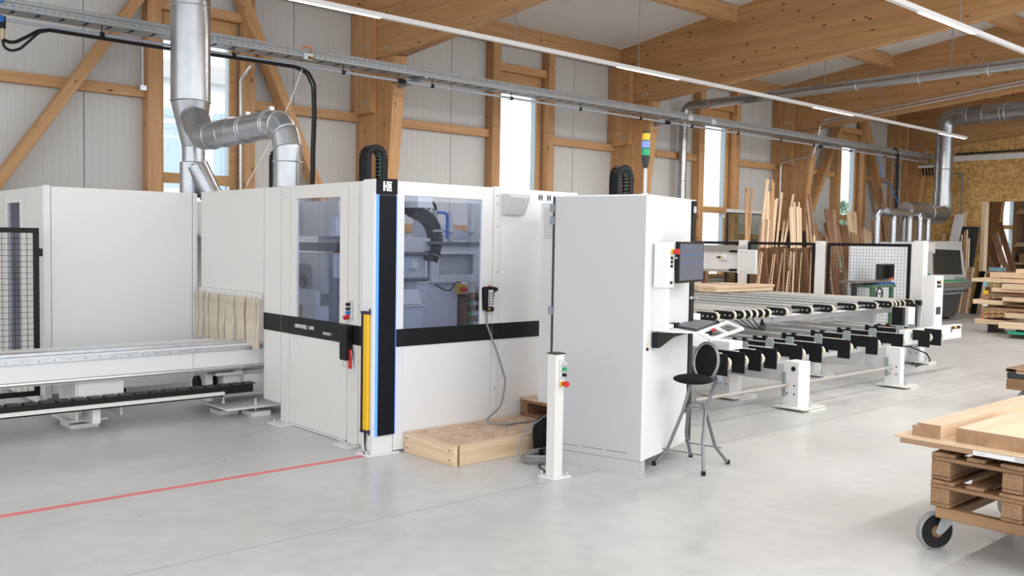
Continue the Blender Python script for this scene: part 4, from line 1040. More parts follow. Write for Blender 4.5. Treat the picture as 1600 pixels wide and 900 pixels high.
MB().tube(arc((5.385, 4.03, .36), (.05, -.08, 0), (0, 0, 1), 1.0, 0, math.pi, 10) if 0 else fillet([h1+Vector((.02, 0, -.03)), Vector((5.35, 4.03, .47)), Vector((5.41, 3.98, .47)), h2+Vector((0, 0, -.03))], .05), .008, 8).ring((5.38, 4.03, .425), (0, 0, 1), .055, .004, 18, 6).build('folding_bow', CHROME, st)
BC = Vector((5.455, 3.99, .765))      # backrest centre
bu = Vector((.40, -.92, 0)).normalized(); bv = Vector((.16, .05, .97)).normalized()
pts = [BC+bu*.085*math.cos(a)+bv*(.13*math.sin(a)) for a in [math.radians(-50+280*k/24) for k in range(25)]]
pts = [Vector((5.40, 4.07, .60))]+pts[::-1]+[Vector((5.51, 3.94, .62))]
MB().tube(pts, .0125, 10).build('back_frame', CHROME, st)
m = MB(); m.sphere((0, 0, 0), 1, 24, 10)
nn = bu.cross(bv)
m.v = [tuple(BC+bu*v[0]*.080+bv*v[1]*.122+nn*v[2]*.022) for v in m.v]; m.build('backrest', BLACKM, st)
MB().cyl((5.495, 3.93, .635), (5.525, 3.91, .635), .032, 16).build('pivot', MGREY, st)
MB().tube([Vector((5.40, 4.06, .615)), Vector((5.50, 3.95, .63))], .010, 8).build('back_crossbar', CHROME, st)

# ================================================================== ROLLER / BELT CONVEYOR
cv = thing('sorting_conveyor', 'two-level belt conveyor of many parallel aluminium rails behind the stool', 'conveyor', (10.2, 6.5, 0))
BELTW = plain('pale_grey_belt', (.66, .66, .64), .5)
UX = [8.36, 8.68, 8.86, 8.99, 9.11, 9.24, 9.37, 9.73, 10.29, 10.80, 11.40, 11.95, 12.39, 12.49, 12.61, 12.75, 13.04]
def head(x, y, z, L, Hh, root):
    """rounded belt head with three bolts, on the -X side"""
    r = Hh/2
    def stad(a0, rr):   # right end (towards -Y) round
        p = [(y+L, z+rr), (y+L, z-rr)]
        p += [(y+r+rr*math.cos(a), z+rr*math.sin(a)) for a in [math.radians(-90-180*k/10) for k in range(11)]]
        return p
    b = MB().prism(stad(0, r*.86), 'x', x-.028, x-.012).build('head_plate', BLACK, root, smooth=False)
    MB().prism(stad(0, r), 'x', x-.012, x+.026).build('belt_end', CREAM, root, smooth=True)
    for k in range(3):
        MB().cyl((x-.034, y+.055+.065*k, z), (x-.028, y+.055+.065*k, z), .011, 8).build('bolt', STEEL, b)
for x in UX:
    MB().box(x-.024, x+.024, 6.24, 9.9, .80, .862).build('rail', ALU, cv, bev=.003, smooth=False)
    MB().box(x-.018, x+.018, 6.05, 9.9, .8625, .874).build('belt', CREAM if x < 8.7 or x > 12.9 else BELTW, cv, smooth=False)
    head(x, 5.97, .82, .27, .105, cv)
for i in range(7, 12):
    x = UX[i]
    MB().box(x+.03, x+.24, 6.05, 6.07, .775, .79).box(x-.24, x-.03, 6.12, 6.14, .80, .83).build('cross_rod', ALU, cv, smooth=False)
# bearer beams under the upper level (along X) and outer frame
MB().box(8.1, 13.3, 6.35, 6.45, .66, .79).build('bearer_beam', LGREY, cv, bev=.004, smooth=False)
MB().box(8.1, 13.3, 6.12, 6.34, .755, .775).build('bearer_strip', WHITE, cv, smooth=False)
MB().box(10.0, 11.1, 6.335, 6.348, .66, .745).build('drive_plate', STEEL, cv, smooth=False)
MB().box(8.1, 13.3, 9.2, 9.3, .66, .79).build('bearer_beam', LGREY, cv, bev=.004, smooth=False)
MB().box(12.9, 13.0, 6.5, 9.6, .28, .79).build('side_beam', WHITE, cv, bev=.004, smooth=False)
MB().box(7.9, 8.15, 6.05, 6.5, .74, .86).build('end_block', WHITE, cv, bev=.004, smooth=False)
MB().box(7.75, 8.30, 6.0, 6.04, .62, .73).box(13.06, 13.3, 5.9, 6.3, .79, .86).build('end_block', BLACK, cv, bev=.004, smooth=False)
for k in range(4):
    MB().tube(fillet([(9.0+k*.12, 6.2, .74), (9.1+k*.1, 6.1, .66-.02*k), (9.35+k*.05, 6.1, .62), (9.55, 6.2, .73)], .12), .007, 6).build('cable', BLACK, cv)
# lower level: rails, black angle plates, wheels, grey lugs
LX = [7.10, 7.37, 7.64, 7.91, 8.37, 8.75, 9.33, 9.95, 10.56, 11.26, 11.58]
for i, x in enumerate(LX):
    x1 = x
    pl = MB(); 
    pl.prism([(4.95, .60), (4.95, .40), (5.09, .40), (5.09, .475), (5.20, .475), (5.20, .43), (5.36, .43), (5.36, .47), (5.78, .49), (5.78, .615), (5.73, .615), (5.73, .60)], 'x', x-.012, x)
    b = pl.build('side_plate', BLACK, cv, bev=.001, smooth=False)
    MB().box(x-.012, x+.035, 5.62, 5.66, .60, .625).build('stop', BLACK, b, smooth=False)
    MB().box(x+.004, x+.06, 5.70, 9.6, .50, .595).build('rail', ALU, cv, bev=.003, smooth=False)
    MB().box(x+.004, x+.06, 5.02, 5.70, .50, .575).build('rail', MGREY, cv, bev=.003, smooth=False)
    MB().box(x+.014, x+.05, 5.05, 9.6, .596, .604).build('belt', CREAM if i % 3 == 0 else LGREY, cv, smooth=False)
    MB().cyl((x+.004, 4.985, .52), (x+.035, 4.985, .52), .052, 20).build('wheel', CREAM, cv)
    MB().prism([(5.27, .46), (5.365, .46), (5.365, .625), (5.35, .642), (5.285, .642), (5.27, .625)], 'x', x-.03, x-.013).build('lug', LBLUE if 0 else MGREY, cv, bev=.004, smooth=False)
LUG = plain('grey_green_lug', (.30, .35, .36), .5)
for o in cv.children:
    if o.name.startswith('lug'): o.data.materials[0] = LUG
# frame, legs and cross beams
def leg(x0, x1, y0, y1, z1, foot):
    l = MB().box(x0, x1, y0, y1, .03, z1).build('leg', WHITE, cv, bev=.005, smooth=False)
    MB().box(x0-.10, x1+.10, y0-.12, y1+.05, .018, .032).build('foot_plate', WARMW, l, bev=.002, smooth=False)
    MB().box(x0+.0, x1+.10, y0-.13, y1-.15, 0, .014).build('floor_pad', WARMW, l, smooth=False)
    for (a, b) in ((x1+.03, y0+.03), (x1+.03, y1-.05), (x1-.1, y0-.07)):
        MB().cyl((a, b, .03), (a, b, .095), .013, 8).cyl((a, b, .045), (a, b, .06), .024, 6).build('anchor_bolt', STEEL, l)
    for q in (0, .08):
        for w in (0, .085): MB().cyl((x0-.003, y0+.045+q, .15+w), (x0, y0+.045+q, .15+w), .009, 8).build('bolt_hole', BLACK, l)
    return l
l1 = leg(8.08, 8.29, 4.81, 4.98, .47, True)
MB().cyl((8.075, 4.87, .40), (8.08, 4.87, .40), .024, 16).build('round_hole', BLACK, l1)
leg(10.36, 10.46, 4.88, 5.06, .46, True)
leg(8.10, 8.32, 5.62, 5.86, .42, False)
leg(10.40, 10.56, 5.98, 6.2, .42, False)
leg(12.75, 12.9, 5.74, 5.92, .42, False)
leg(8.1, 8.3, 8.9, 9.15, .46, False); leg(10.4, 10.6, 8.9, 9.15, .46, False); leg(12.7, 12.9, 8.9, 9.15, .46, False)
MB().box(8.09, 8.28, 4.9, 9.2, .26, .44).build('long_beam', LGREY, cv, bev=.004, smooth=False)
MB().box(10.37, 10.50, 4.9, 9.2, .20, .45).build('long_beam', LGREY, cv, bev=.004, smooth=False)
MB().box(12.35, 12.45, 6.0, 9.2, .22, .45).build('long_beam', LGREY, cv, bev=.004, smooth=False)
MB().box(7.05, 12.5, 5.20, 5.28, .40, .45).box(7.05, 12.5, 7.2, 7.3, .42, .49).box(7.05, 12.5, 9.0, 9.1, .42, .49).build('cross_beam', ALU, cv, bev=.003, smooth=False)
MB().cyl((6.6, 4.93, .235), (8.08, 4.93, .235), .016, 8).cyl((8.28, 4.95, .225), (10.37, 4.98, .225), .018, 8).build('tie_rod', plain('rod_beige_grey', (.42, .39, .36), .5), cv)
MB().box(8.065, 8.08, 4.95, 4.985, .12, .36).build('rod_bracket', LUG, cv, smooth=False); MB().box(10.345, 10.36, 5.02, 5.055, .12, .34).build('rod_bracket', LUG, cv, smooth=False)
# white gearbox under the cabinet shelf and small junction box
MB().box(7.25, 7.72, 5.62, 5.95, .42, .70).build('drive_housing', WHITE, cv, bev=.005, smooth=False)
MB().prism([(5.80, .60), (5.86, .60), (5.83, .65)], 'x', 7.245, 7.25).build('warning_label', YELLOW, cv, smooth=False)
MB().box(7.3, 7.6, 5.6, 5.9, .22, .42).build('motor_recess', BLACK, cv, smooth=False)
MB().box(7.40, 7.62, 5.15, 5.40, .60, .68).build('junction_box', WHITE, cv, bev=.004, smooth=False)
MB().box(7.45, 7.56, 5.2, 5.35, .48, .60).build('box_foot', ALU, cv, smooth=False)
# right end: post with lift drive, control beam
MB().box(12.72, 12.98, 5.55, 5.72, .42, 1.23).build('end_post', WHITE, cv, bev=.004, smooth=False)
ep = MB().box(12.78, 12.90, 5.535, 5.549, 1.12, 1.16).build('display_housing', BLACK, cv, smooth=False)
MB().box(12.86, 12.89, 5.53, 5.535, 1.125, 1.155).build('display', DISPL, ep, smooth=False)
MB().box(12.78, 12.90, 5.54, 5.55, 1.07, 1.10).box(12.78, 12.90, 5.54, 5.55, .70, .80).build('socket', DGREY, cv, smooth=False)
MB().box(12.55, 12.62, 5.73, 5.80, .30, .84).build('lift_chain', BLACK, cv, smooth=False)
MB().box(12.22, 12.29, 5.75, 5.90, .30, .80).build('lift_column', BLACK, cv, smooth=False)
MB().box(12.32, 12.52, 5.72, 5.9, .30, .80).build('lift_column', WHITE, cv, smooth=False)
MB().box(11.75, 12.05, 6.5, 6.53, .52, .76).build('grey_plate', LGREY, cv, smooth=False)
MB().box(11.05, 12.68, 5.16, 5.24, .42, .60).build('control_beam', WHITE, cv, bev=.005, smooth=False)
MB().box(11.2, 11.5, 5.155, 5.16, .50, .56).build('beam_recess', MGREY, cv, smooth=False)
MB().box(12.36, 12.62, 5.15, 5.16, .55, .585).build('display_housing', BLACK, cv, smooth=False)
MB().box(12.44, 12.49, 5.145, 5.15, .555, .58).build('display', DISPL, cv, smooth=False)
MB().box(12.34, 12.37, 5.15, 5.16, .51, .585).build('button_plate', MGREY, cv, smooth=False)
tag(MB().tube(fillet([(12.25, 5.72, .30), (12.45, 5.68, .24), (12.7, 5.62, .16), (12.92, 5.64, .015), (12.62, 5.78, .02), (12.45, 5.72, .02), (12.75, 5.70, .012), (12.35, 5.60, .012)], .08), .010, 8).build('floor_cable', BLACK), 'black cable drooping to the floor at the far right conveyor leg', 'cable')
# ---- fence of three mesh panels with white posts (plane X = 13.3)
fn = thing('mesh_fence', 'black framed wire mesh guard fence with white posts behind the conveyor', 'safety fence', (13.3, 8, 0))
for (y0, y1) in ((9.15, 10.9), (7.72, 8.95), (6.18, 7.50)):
    mesh_panel(fn, (13.32, y1), (13.32, y0), .15, 1.665, frame=.045, pitch=.05, wire=.0026)
for y in (9.05, 7.62): MB().box(13.27, 13.37, y-.06, y+.06, 0, 1.69).build('post', WHITE, fn, bev=.004, smooth=False)
MB().box(13.22, 13.37, 5.95, 6.10, 0, 1.71).build('post', WHITE, fn, bev=.004, smooth=False)
for y in (7.70, 9.13): MB().box(13.29, 13.35, y-.03, y+.03, 1.44, 1.47).build('bracket', BLACK, fn, smooth=False)
# ---- white gantry arm
ga = thing('gantry_arm', 'white vacuum gantry arm with steel rails over the conveyor', 'gantry', (12.2, 9.5, 0))
MB().box(12.2, 12.5, 8.36, 11.2, 1.18, 1.53).build('beam_body', WHITE, ga, bev=.004, smooth=False)
MB().box(12.17, 12.2, 8.38, 11.2, 1.50, 1.53).box(12.2, 12.45, 8.38, 11.2, 1.53, 1.60).build('top_rail', ALU, ga, bev=.003, smooth=False)
MB().box(12.17, 12.2, 8.38, 11.2, 1.19, 1.22).build('bottom_rail', ALU, ga, bev=.003, smooth=False)
MB().box(12.15, 12.20, 8.02, 8.36, 1.165, 1.535).build('end_plate', WHITE, ga, bev=.01, smooth=False)
for z in (1.49, 1.20): MB().box(12.14, 12.17, 8.36, 8.50, z, z+.035).build('buffer', BLACK, ga, smooth=False)
m = MB()
for z in (1.50, 1.20):
    for k in range(3): m.cyl((12.145, 8.09+.09*k, z), (12.15, 8.09+.09*k, z), .008, 6)
m.build('end_bolts', MGREY, ga, kind='stuff')
MB().box(12.192, 12.2, 8.93, 8.935, 1.22, 1.50).build('panel_joint', LGREY, ga, smooth=False)
sbx = MB().box(12.14, 12.2, 8.56, 8.66, 1.37, 1.44).build('sensor', PAPER, ga, bev=.01, smooth=False)
MB().cyl((12.16, 8.66, 1.41), (12.16, 8.74, 1.41), .015, 8).build('sensor_plug', DGREY, ga)
MB().box(12.138, 12.14, 8.60, 8.63, 1.39, 1.42).build('yellow_label', YELLOW, ga, smooth=False)
# axis pictogram
m = MB(); px_ = 12.196
for (a, b) in (((9.22, 1.37), (9.22, 1.42)), ((9.22, 1.37), (9.16, 1.345)), ((9.22, 1.37), (9.29, 1.325))):
    m.tube([(px_, *a), (px_, *b)], .005, 5)
m.build('axis_sign', DGREY, ga)
m = MB().box(px_, px_+.002, 9.10, 9.105, 1.29, 1.46).box(px_, px_+.002, 9.335, 9.34, 1.29, 1.46).box(px_, px_+.002, 9.10, 9.34, 1.455, 1.46).box(px_, px_+.002, 9.10, 9.34, 1.29, 1.295)
m.build('sign_border', LGREY, ga, smooth=False, kind='stuff')
MB().box(12.25, 12.45, 10.6, 10.8, 0, 1.18).build('arm_column', WHITE, ga, smooth=False)
tag(MB().box(12.6, 12.8, 9.5, 11.1, .88, 1.02).build('white_grille', PAPER, bev=.002, smooth=False), 'white ribbed box on the conveyor below the gantry arm', 'box')
# ---- boards lying on the upper conveyor
for (x0, y0, L, z, w, mt, lab) in ((11.62, 8.52, 1.55, .905, .34, PALEW, 'pale board with grooved edge lying on the conveyor, front lower one'),
                                (11.64, 8.55, 1.60, .955, .36, PALEW2, 'pale board with grooved edge lying on the conveyor, front upper one'),
                                (11.80, 8.98, 1.5, .905, .34, PALEW, 'pale board lying on the conveyor, rear lower one'),
                                (11.80, 9.00, 1.2, .955, .36, PALEW2, 'pale board lying on the conveyor, rear upper one')):
    b = tag(timber('board', mt, (x0, y0, z), (x0+L, y0, z), w, .046), lab, 'board', 'boards lying on the conveyor')
# ================================================================== CEILING SERVICES
def rings(name, mat, cs, R, r, root):
    for c, ax in cs: MB().ring(c, ax, R, r, 28, 6).build(name, mat, root)
# big extraction duct over the machine
dx, dy = 3.90, 9.35
ed = thing('extraction_duct', 'thick vertical extraction duct with a branch pipe bending down to the machine', 'duct', (dx, dy, 2.03))
R1 = .195
MB().cyl((dx, dy, 2.98), (dx, dy, 5.55), R1, 40).build('main_pipe', DUCTM, ed)
rings('flange_ring', STEEL, [((dx, dy, z), (0, 0, 1)) for z in (2.98, 3.93, 4.7)], R1+.003, .007, ed)
cx2 = dx+.03
MB().tube([(dx, dy, 2.98), (cx2, dy, 2.52)], [R1, .112], 40, cap=False).build('reducer', DUCTM, ed)
MB().cyl((cx2, dy, 2.34), (cx2, dy, 2.52), .112, 32).build('lower_pipe', DUCTM, ed)
MB().cyl((cx2-.03, dy+.02, 2.0), (cx2-.03, dy+.02, 2.36), .10, 24).build('rear_pipe', DUCTM, ed)
rings('flange_ring', STEEL, [((cx2, dy, 2.52), (0, 0, 1)), ((cx2, dy, 2.36), (0, 0, 1))], .114, .006, ed)
MB().cyl((cx2+.02, dy-.03, 2.33), (cx2+.15, dy-.12, 2.0), .115, 32).build('angled_pipe', DUCTM, ed)
rings('flange_ring', STEEL, [((cx2+.14, dy-.115, 2.03), (.13, -.09, -.33))], .117, .006, ed)
# branch: from the main pipe to above the machine, then down
bR = .125
path = fillet([(dx+.02, dy-.10, 2.86), (3.80, 8.93, 2.585), (3.96, 7.55, 2.69), (4.03, 7.50, 2.02)], .21, 10)
br1 = [(dx+.0, dy-.02, 2.90), (3.81, 8.95, 2.62)]
MB().tube([(3.88, 9.24, 2.80), (3.83, 9.03, 2.69)], .128, 28).build('branch_stub', DUCTM, ed)
MB().tube(fillet([(3.86, 9.10, 2.78), (3.79, 8.80, 2.56), (3.86, 8.25, 2.60)], .22, 6), bR, 28).build('branch_elbow', DUCTM, ed)
MB().tube([(3.83, 8.5, 2.575), (3.955, 7.72, 2.62)], bR, 28).build('branch_pipe', DUCTM, ed)
ec = [Vector((3.955, 7.72, 2.62)), Vector((3.975, 7.59, 2.60)), Vector((3.985, 7.50, 2.51)), Vector((3.99, 7.46, 2.39))]
for a, b in zip(ec, ec[1:]): MB().tube([a, b], bR, 28).sphere(tuple(b), bR*.995, 24, 12).build('elbow_segment', DUCTM, ed)
MB().cyl((3.99, 7.46, 2.005), (3.99, 7.46, 2.39), bR, 28).build('drop_pipe', DUCTM, ed)
d1 = Vector((.125, -.78, .045)).normalized()
rings('flange_ring', STEEL, [(Vector((3.83, 8.5, 2.575))+d1*t, d1) for t in (-.12, .10, .42, .46, .78, .81)]+[(b, (b-a)) for a, b in zip(ec, ec[1:])]+[((3.99, 7.46, 2.27), (0, 0, 1)), ((3.99, 7.46, 2.045), (0, 0, 1))], bR+.002, .0055, ed)
for t in (.44, .80): MB().box(-.02, .02, -.02, .02, -.01, .02).xf(Matrix.Translation(Vector((3.83, 8.5, 2.575))+d1*t+Vector((0, 0, bR+.01)))).build('clamp_lug', STEEL, ed, smooth=False)
# second spiral duct
sp = thing('spiral_duct', 'thin spiral duct running under the beams and down the wall near the third window', 'duct', (15.3, 11.6, .5))
MB().cyl((15.25, 11.88, 1.0), (15.25, 11.88, 4.18), .085, 20).build('down_pipe', DUCTM, sp)
MB().tube(fillet([(15.25, 11.88, 4.10), (15.28, 11.86, 4.43), (15.40, 11.30, 4.43)], .22, 8), .088, 20).build('elbow', DUCTM, sp)
MB().cyl((15.38, 11.4, 4.43), (15.42, .5, 4.50), .088, 20).build('long_pipe', DUCTM, sp)
rings('flange_ring', STEEL, [((15.39, y, 4.43), (0, 1, 0)) for y in (11.2, 9.8, 8.2, 7.1, 6.0, 4.9)]+[((15.25, 11.88, z), (0, 0, 1)) for z in (2.9, 3.9)], .090, .007, sp)
for y in (8.85, 6.6, 4.2): MB().cyl((15.4, y, 4.5), (15.4, y, roofz(y)-.005), .008, 6).build('hanger_rod', MGREY, sp)
# planer ducts at the far right
pd = thing('planer_duct', 'wide galvanised duct rising from the planer pipes and turning along the end wall', 'duct', (23.1, 10, 2.3))
MB().tube([(21.2, 10, 2.50), (21.9, 10, 2.48), (22.5, 10, 2.44)], [.18, .21, .22], 24).build('manifold', DUCTM, pd)
MB().tube(fillet([(22.3, 10, 2.44), (23.15, 10, 2.42), (23.15, 10, 3.0)], .42, 6), .225, 24).build('lower_elbow', DUCTM, pd)
MB().cyl((23.15, 10, 2.95), (23.15, 10, 4.35), .205, 28).build('riser', DUCTM, pd)
MB().tube(fillet([(23.15, 10, 4.30), (23.15, 10, 4.80), (23.15, 9.4, 4.82)], .32, 6), .21, 24).build('upper_elbow', DUCTM, pd)
MB().cyl((23.15, 9.5, 4.82), (23.15, 1.0, 4.92), .21, 24).build('long_pipe', DUCTM, pd)
rings('flange_ring', STEEL, [((23.15, 10, z), (0, 0, 1)) for z in (2.98, 3.55, 4.35)]+[((23.15, y, 4.83), (0, 1, 0)) for y in (9.45, 9.1, 8.7, 8.6)]+[((x, 10, 2.46), (1, 0, 0)) for x in (22.3,)], .212, .012, pd)
for i, (px, x1, zz, yy) in enumerate(((1369, 21.3, 2.40, 9.95), (1394.5, 21.6, 2.42, 9.9), (1411, 21.9, 2.36, 10.0), (1419.5, 21.2, 2.40, 9.75), (1435.5, 22.3, 2.42, 9.85), (1448, 22.5, 2.38, 9.9))):
    b = at(px, 378, y=yy); x = b.x
    pa = fillet([(x, yy, 1.55), (x, yy, zz), (x+(.9 if i < 5 else .5)*(-1 if i == 3 else 1), yy+.1, zz+.02)], .16, 6)
    MB().tube(pa, .082, 16).build('suction_pipe', DUCTM, pd)
    MB().ring((x, yy, zz-.17), (0, 0, 1), .085, .006, 18, 5).ring((x, yy, 1.80), (0, 0, 1), .085, .006, 18, 5).build('pipe_clamp', STEEL, pd, kind='stuff')
# cable tray along the wall
ct = thing('cable_tray', 'long perforated zinc cable tray running in front of the columns', 'cable tray', (10, 10.7, 3.8))
TX0, TX1, TY0, TY1, TZ = -1.5, 23.9, 10.50, 10.80, 3.868
def perf_rail(y, nm):
    m = MB(); n = int((TX1-TX0)/.075)
    m.box(TX0, TX1, y, y+.002, TZ, TZ+.030).box(TX0, TX1, y, y+.002, TZ+.042, TZ+.070)
    m.box(TX0, TX1, y+.012, y+.014, TZ+.066, TZ+.085).box(TX0, TX1, y+.012, y+.014, TZ+.095, TZ+.112).box(TX0, TX1, y, y+.014, TZ+.066, TZ+.070)
    for k in range(n):
        m.box(TX0+k*.075, TX0+k*.075+.052, y, y+.002, TZ+.030, TZ+.042)
        m.box(TX0+k*.075, TX0+k*.075+.052, y+.012, y+.014, TZ+.085, TZ+.095)
    m.box(TX0, TX1, y+.008, y+.022, TZ+.111, TZ+.114)
    return m.build(nm, TRAYM, ct, smooth=False)
perf_rail(TY0, 'side_rail'); perf_rail(TY1, 'side_rail')
n = int((TX1-TX0)/.24)
for k in range(n): 
    MB().box(TX0+k*.24, TX0+k*.24+.20, TY0+.002, TY1, TZ, TZ+.003).build('tray_plate', TRAYM, ct, smooth=False)
MB().box(TX0, TX1, TY0+.002, TY0+.05, TZ-.0012, TZ).box(TX0, TX1, TY1-.05, TY1, TZ-.0012, TZ).build('tray_edge', TRAYM, ct, smooth=False)
for x in FRX[1:5]:
    MB().prism([(10.45, TZ-.012), (11.10, TZ-.012), (11.10, TZ-.10), (10.6, TZ-.045), (10.45, TZ-.035)], 'x', x+.08, x+.12).build('bracket', TRAYM, ct, smooth=False)
for x in (11.9, 17.3): MB().box(x, x+.22, TY0-.006, TY0-.001, TZ-.004, TZ+.07).build('joint_plate', TRAYM, ct, smooth=False)
MB().box(5.82, 5.95, 10.47, 10.50, TZ-.03, TZ+.05).build('outlet_box', LGREY, ct, bev=.004, smooth=False)
MB().box(5.88, 5.96, 10.462, 10.47, TZ-.02, TZ+.01).build('outlet_socket', BLACK, ct, smooth=False)
MB().box(5.90, 5.95, 10.459, 10.462, TZ-.005, TZ+.003).build('socket_label', YELLOW, ct, smooth=False)
MB().tube(fillet([(5.80, 10.55, TZ+.02), (5.82, 10.50, TZ+.13), (5.93, 10.48, TZ+.13), (5.93, 10.485, TZ+.05)], .06), .009, 6).build('orange_cable', ORANGE, ct)
MB().box(13.6, 13.72, 10.47, 10.50, TZ-.02, TZ+.07).box(14.3, 14.42, 10.47, 10.50, TZ-.02, TZ+.07).build('junction_box', LGREY, ct, smooth=False)
MB().tube([(14.36, 10.6, TZ+.05), (14.36, 10.6, TZ+.42)], .009, 6).build('orange_cable', ORANGE, ct)
for yy in (10.58, 10.64, 10.70): MB().tube([(TX0, yy, TZ+.012), (TX1, yy, TZ+.012)], .009, 6).build('tray_cable', DGREY, ct)
# compressed air pipe
ap = thing('air_pipe', 'thin grey compressed air pipe hanging below the cable tray', 'pipe', (10, 10.6, 3.76))
PZ = 3.765
MB().cyl((2.47, 10.56, PZ), (23.5, 10.56, PZ+.01), .017, 10).build('pipe', plain('blue_grey_pipe', (.36, .40, .46), .35), ap)
for x in (3.42, 4.93, 6.44, 7.88, 9.37, 10.87, 12.36, 13.8, 15.25, 16.75, 18.02, 19.6, 21.2):
    MB().cyl((x-.022, 10.56, PZ), (x+.022, 10.56, PZ), .028, 10).cyl((x, 10.56, PZ), (x, 10.56, TZ), .006, 6).build('pipe_clip', BLACK, ap)
for x in (7.36, 13.1, 18.3): MB().cyl((x-.07, 10.56, PZ), (x+.07, 10.56, PZ), .026, 10).cyl((x-.03, 10.56, PZ), (x+.03, 10.56, PZ), .036, 10).build('pipe_coupling', BLACK, ap)
MB().cyl((2.45, 10.56, PZ+.03), (2.45, 10.56, PZ-.09), .032, 12).build('valve_body', BLACK, ap)
MB().cyl((2.45, 10.56, PZ-.09), (2.45, 10.56, PZ-.20), .018, 10).build('brass_fitting', plain('brass', (.5, .36, .2), .35, metal=.8), ap)
MB().cyl((2.41, 10.55, PZ), (2.43, 10.51, PZ), .035, 14).build('blue_cap', BLUE, ap)
MB().ring((2.41, 10.45, PZ+.17), (0, 1, 0), .025, .01, 14, 6).build('blue_ring', BLUE, ap)
ah = thing('air_hose', 'pair of black hoses looping from the pipe end and dropping to the machine', 'hose', (4.2, 10.5, 3.5))
hp = [at(p[0], p[1], y=10.5) for p in ((5, 62), (14, 66), (24, 66), (45, 56), (60, 48), (78, 47), (160, 60), (250, 74), (400, 95), (462, 104), (482, 112), (492, 132), (493, 180), (491, 230), (490, 290))]
MB().tube(fillet(hp, .12, 4), .018, 10).build('hose', BLACK, ah)
hp2 = [at(p[0], p[1], y=10.47) for p in ((4, 62), (6, 74), (18, 80), (32, 76), (48, 62), (62, 50), (78, 48), (160, 61), (250, 75), (400, 96), (462, 106), (479, 115), (488, 136), (489, 180), (487, 230), (486, 290))]
MB().tube(fillet(hp2, .12, 4), .014, 10).build('hose', BLACK, ah)
wc = [at(p[0], p[1], y=10.45) for p in ((472, 108), (455, 155), (430, 210), (400, 262), (384, 291))]
tag(MB().tube(wc, .005, 6).build('pull_cord', PAPER), 'thin white cord slanting from the cable tray down behind the bent pipe', 'cord')
# small conduits on the wall
c1 = tag(MB().tube(fillet([(5.64, 11.86, 2.0), (5.64, 11.86, 3.72), (5.72, 11.84, 3.84), (5.72, 11.7, 3.9)], .08), .02, 8).build('wall_conduit', STEEL), 'steel conduit going down beside the window behind the big duct', 'conduit')
c2 = tag(MB().tube([(4.33, 11.86, 3.47), (4.33, 11.86, 3.98)], .014, 8).box(4.29, 4.37, 11.83, 11.88, 3.42, 3.48).build('wall_conduit', STEEL), 'short steel conduit with a small box left of the first window', 'conduit')
c3 = tag(MB().tube(fillet([(18.80, .5, 5.30), (18.80, 10.85, 4.32), (18.80, 10.92, 4.0), (18.78, 11.0, 3.62), (18.76, 11.80, 3.50), (18.76, 11.80, 1.0)], .12), .018, 8).build('beam_conduit', STEEL), 'steel conduit along the third roof beam and down its column', 'conduit')
tag(MB().tube([(18.84, .5, 5.36), (18.84, 10.8, 4.40)], .018, 8).build('beam_conduit', STEEL), 'upper parallel steel conduit along the third roof beam', 'conduit')
c4 = tag(MB().tube(fillet([(24.70, 10.9, 3.60), (24.70, 10.3, 3.56), (24.70, 10.18, 3.54), (24.70, 10.18, 2.0)], .05), .022, 8).build('end_wall_pipe', MGREY), 'grey pipe bent down the strand board wall behind the wide duct', 'pipe')
vm = thing('valve_manifold', 'small steel manifold with black valves above the strand board wall', 'valve', (24.4, 11.0, 3.6))
MB().box(24.35, 24.48, 10.78, 11.2, 3.72, 3.78).build('manifold_bar', STEEL, vm, smooth=False)
for y in (10.85, 10.93, 11.01, 11.09): MB().cyl((24.4, y, 3.72), (24.4, y-.03, 3.52), .025, 8).build('valve', BLACK, vm)
# vertical cable ladder
ld = thing('cable_ladder', 'narrow upright cable ladder with a black hose in front of the fourth column', 'cable ladder', (21.9, 10.6, 1.8))
for x in (21.72, 22.1): MB().box(x-.015, x+.015, 10.585, 10.615, .0, 3.95).build('ladder_rail', ALU, ld, smooth=False)
for k in range(13): MB().cyl((21.72, 10.6, .25+k*.28), (22.1, 10.6, .25+k*.28), .012, 6).build('ladder_rung', DGREY, ld)
MB().tube(fillet([(21.45, 10.55, 3.93), (21.70, 10.52, 3.98), (21.82, 10.53, 3.80), (21.82, 10.53, 1.0)], .14), .035, 8).build('black_hose', BLACK, ld)
MB().tube(fillet([(20.9, 10.55, 3.72), (20.95, 10.5, 3.3), (21.5, 10.5, 3.05), (21.9, 10.5, 2.6)], .3), .012, 6).build('blue_hose', BLUE, ld)
# linear lights
def strip_light(y, x0, x1, z, segs, label, cables):
    t = thing('linear_light', label, 'ceiling light', ((x0+x1)/2, y, z), group='linear lights of the hall')
    MB().box(x0, x1, y-.028, y+.028, z, z+.055).build('rail', WHITE, t, bev=.004, smooth=False)
    for a, b in segs: MB().box(a, b, y-.022, y+.022, z-.004, z-.0005).build('led_lens', LED, t, smooth=False)
    for c in cables: MB().cyl((c, y, z+.055), (c, y, roofz(y)-.008), .004, 6).cyl((c, y, z+.055), (c, y, z+.09), .012, 8).build('suspension', MGREY, t)
strip_light(8.9, -.5, 21.72, 4.095, [(4.4, 5.90), (9.9, 11.28), (15.17, 16.55), (20.32, 21.62)], 'long white light strip hanging closer to the windows', (5.1, 7.96, 10.35, 14.95, 17.6, 21.49))
strip_light(4.55, 3.5, 21.72, 4.095, [(4.3, 5.7), (9.79, 11.19), (15.2, 16.6)], 'light strip at the top right corner of the picture', (10.8, 13.0, 17.6))
strip_light(.5, 0, 18, 4.65, [(0.2, 17.8)], 'added light strip out of view over the camera side', (3, 9, 15))  # this and the next: fixtures added for the unseen fill rows
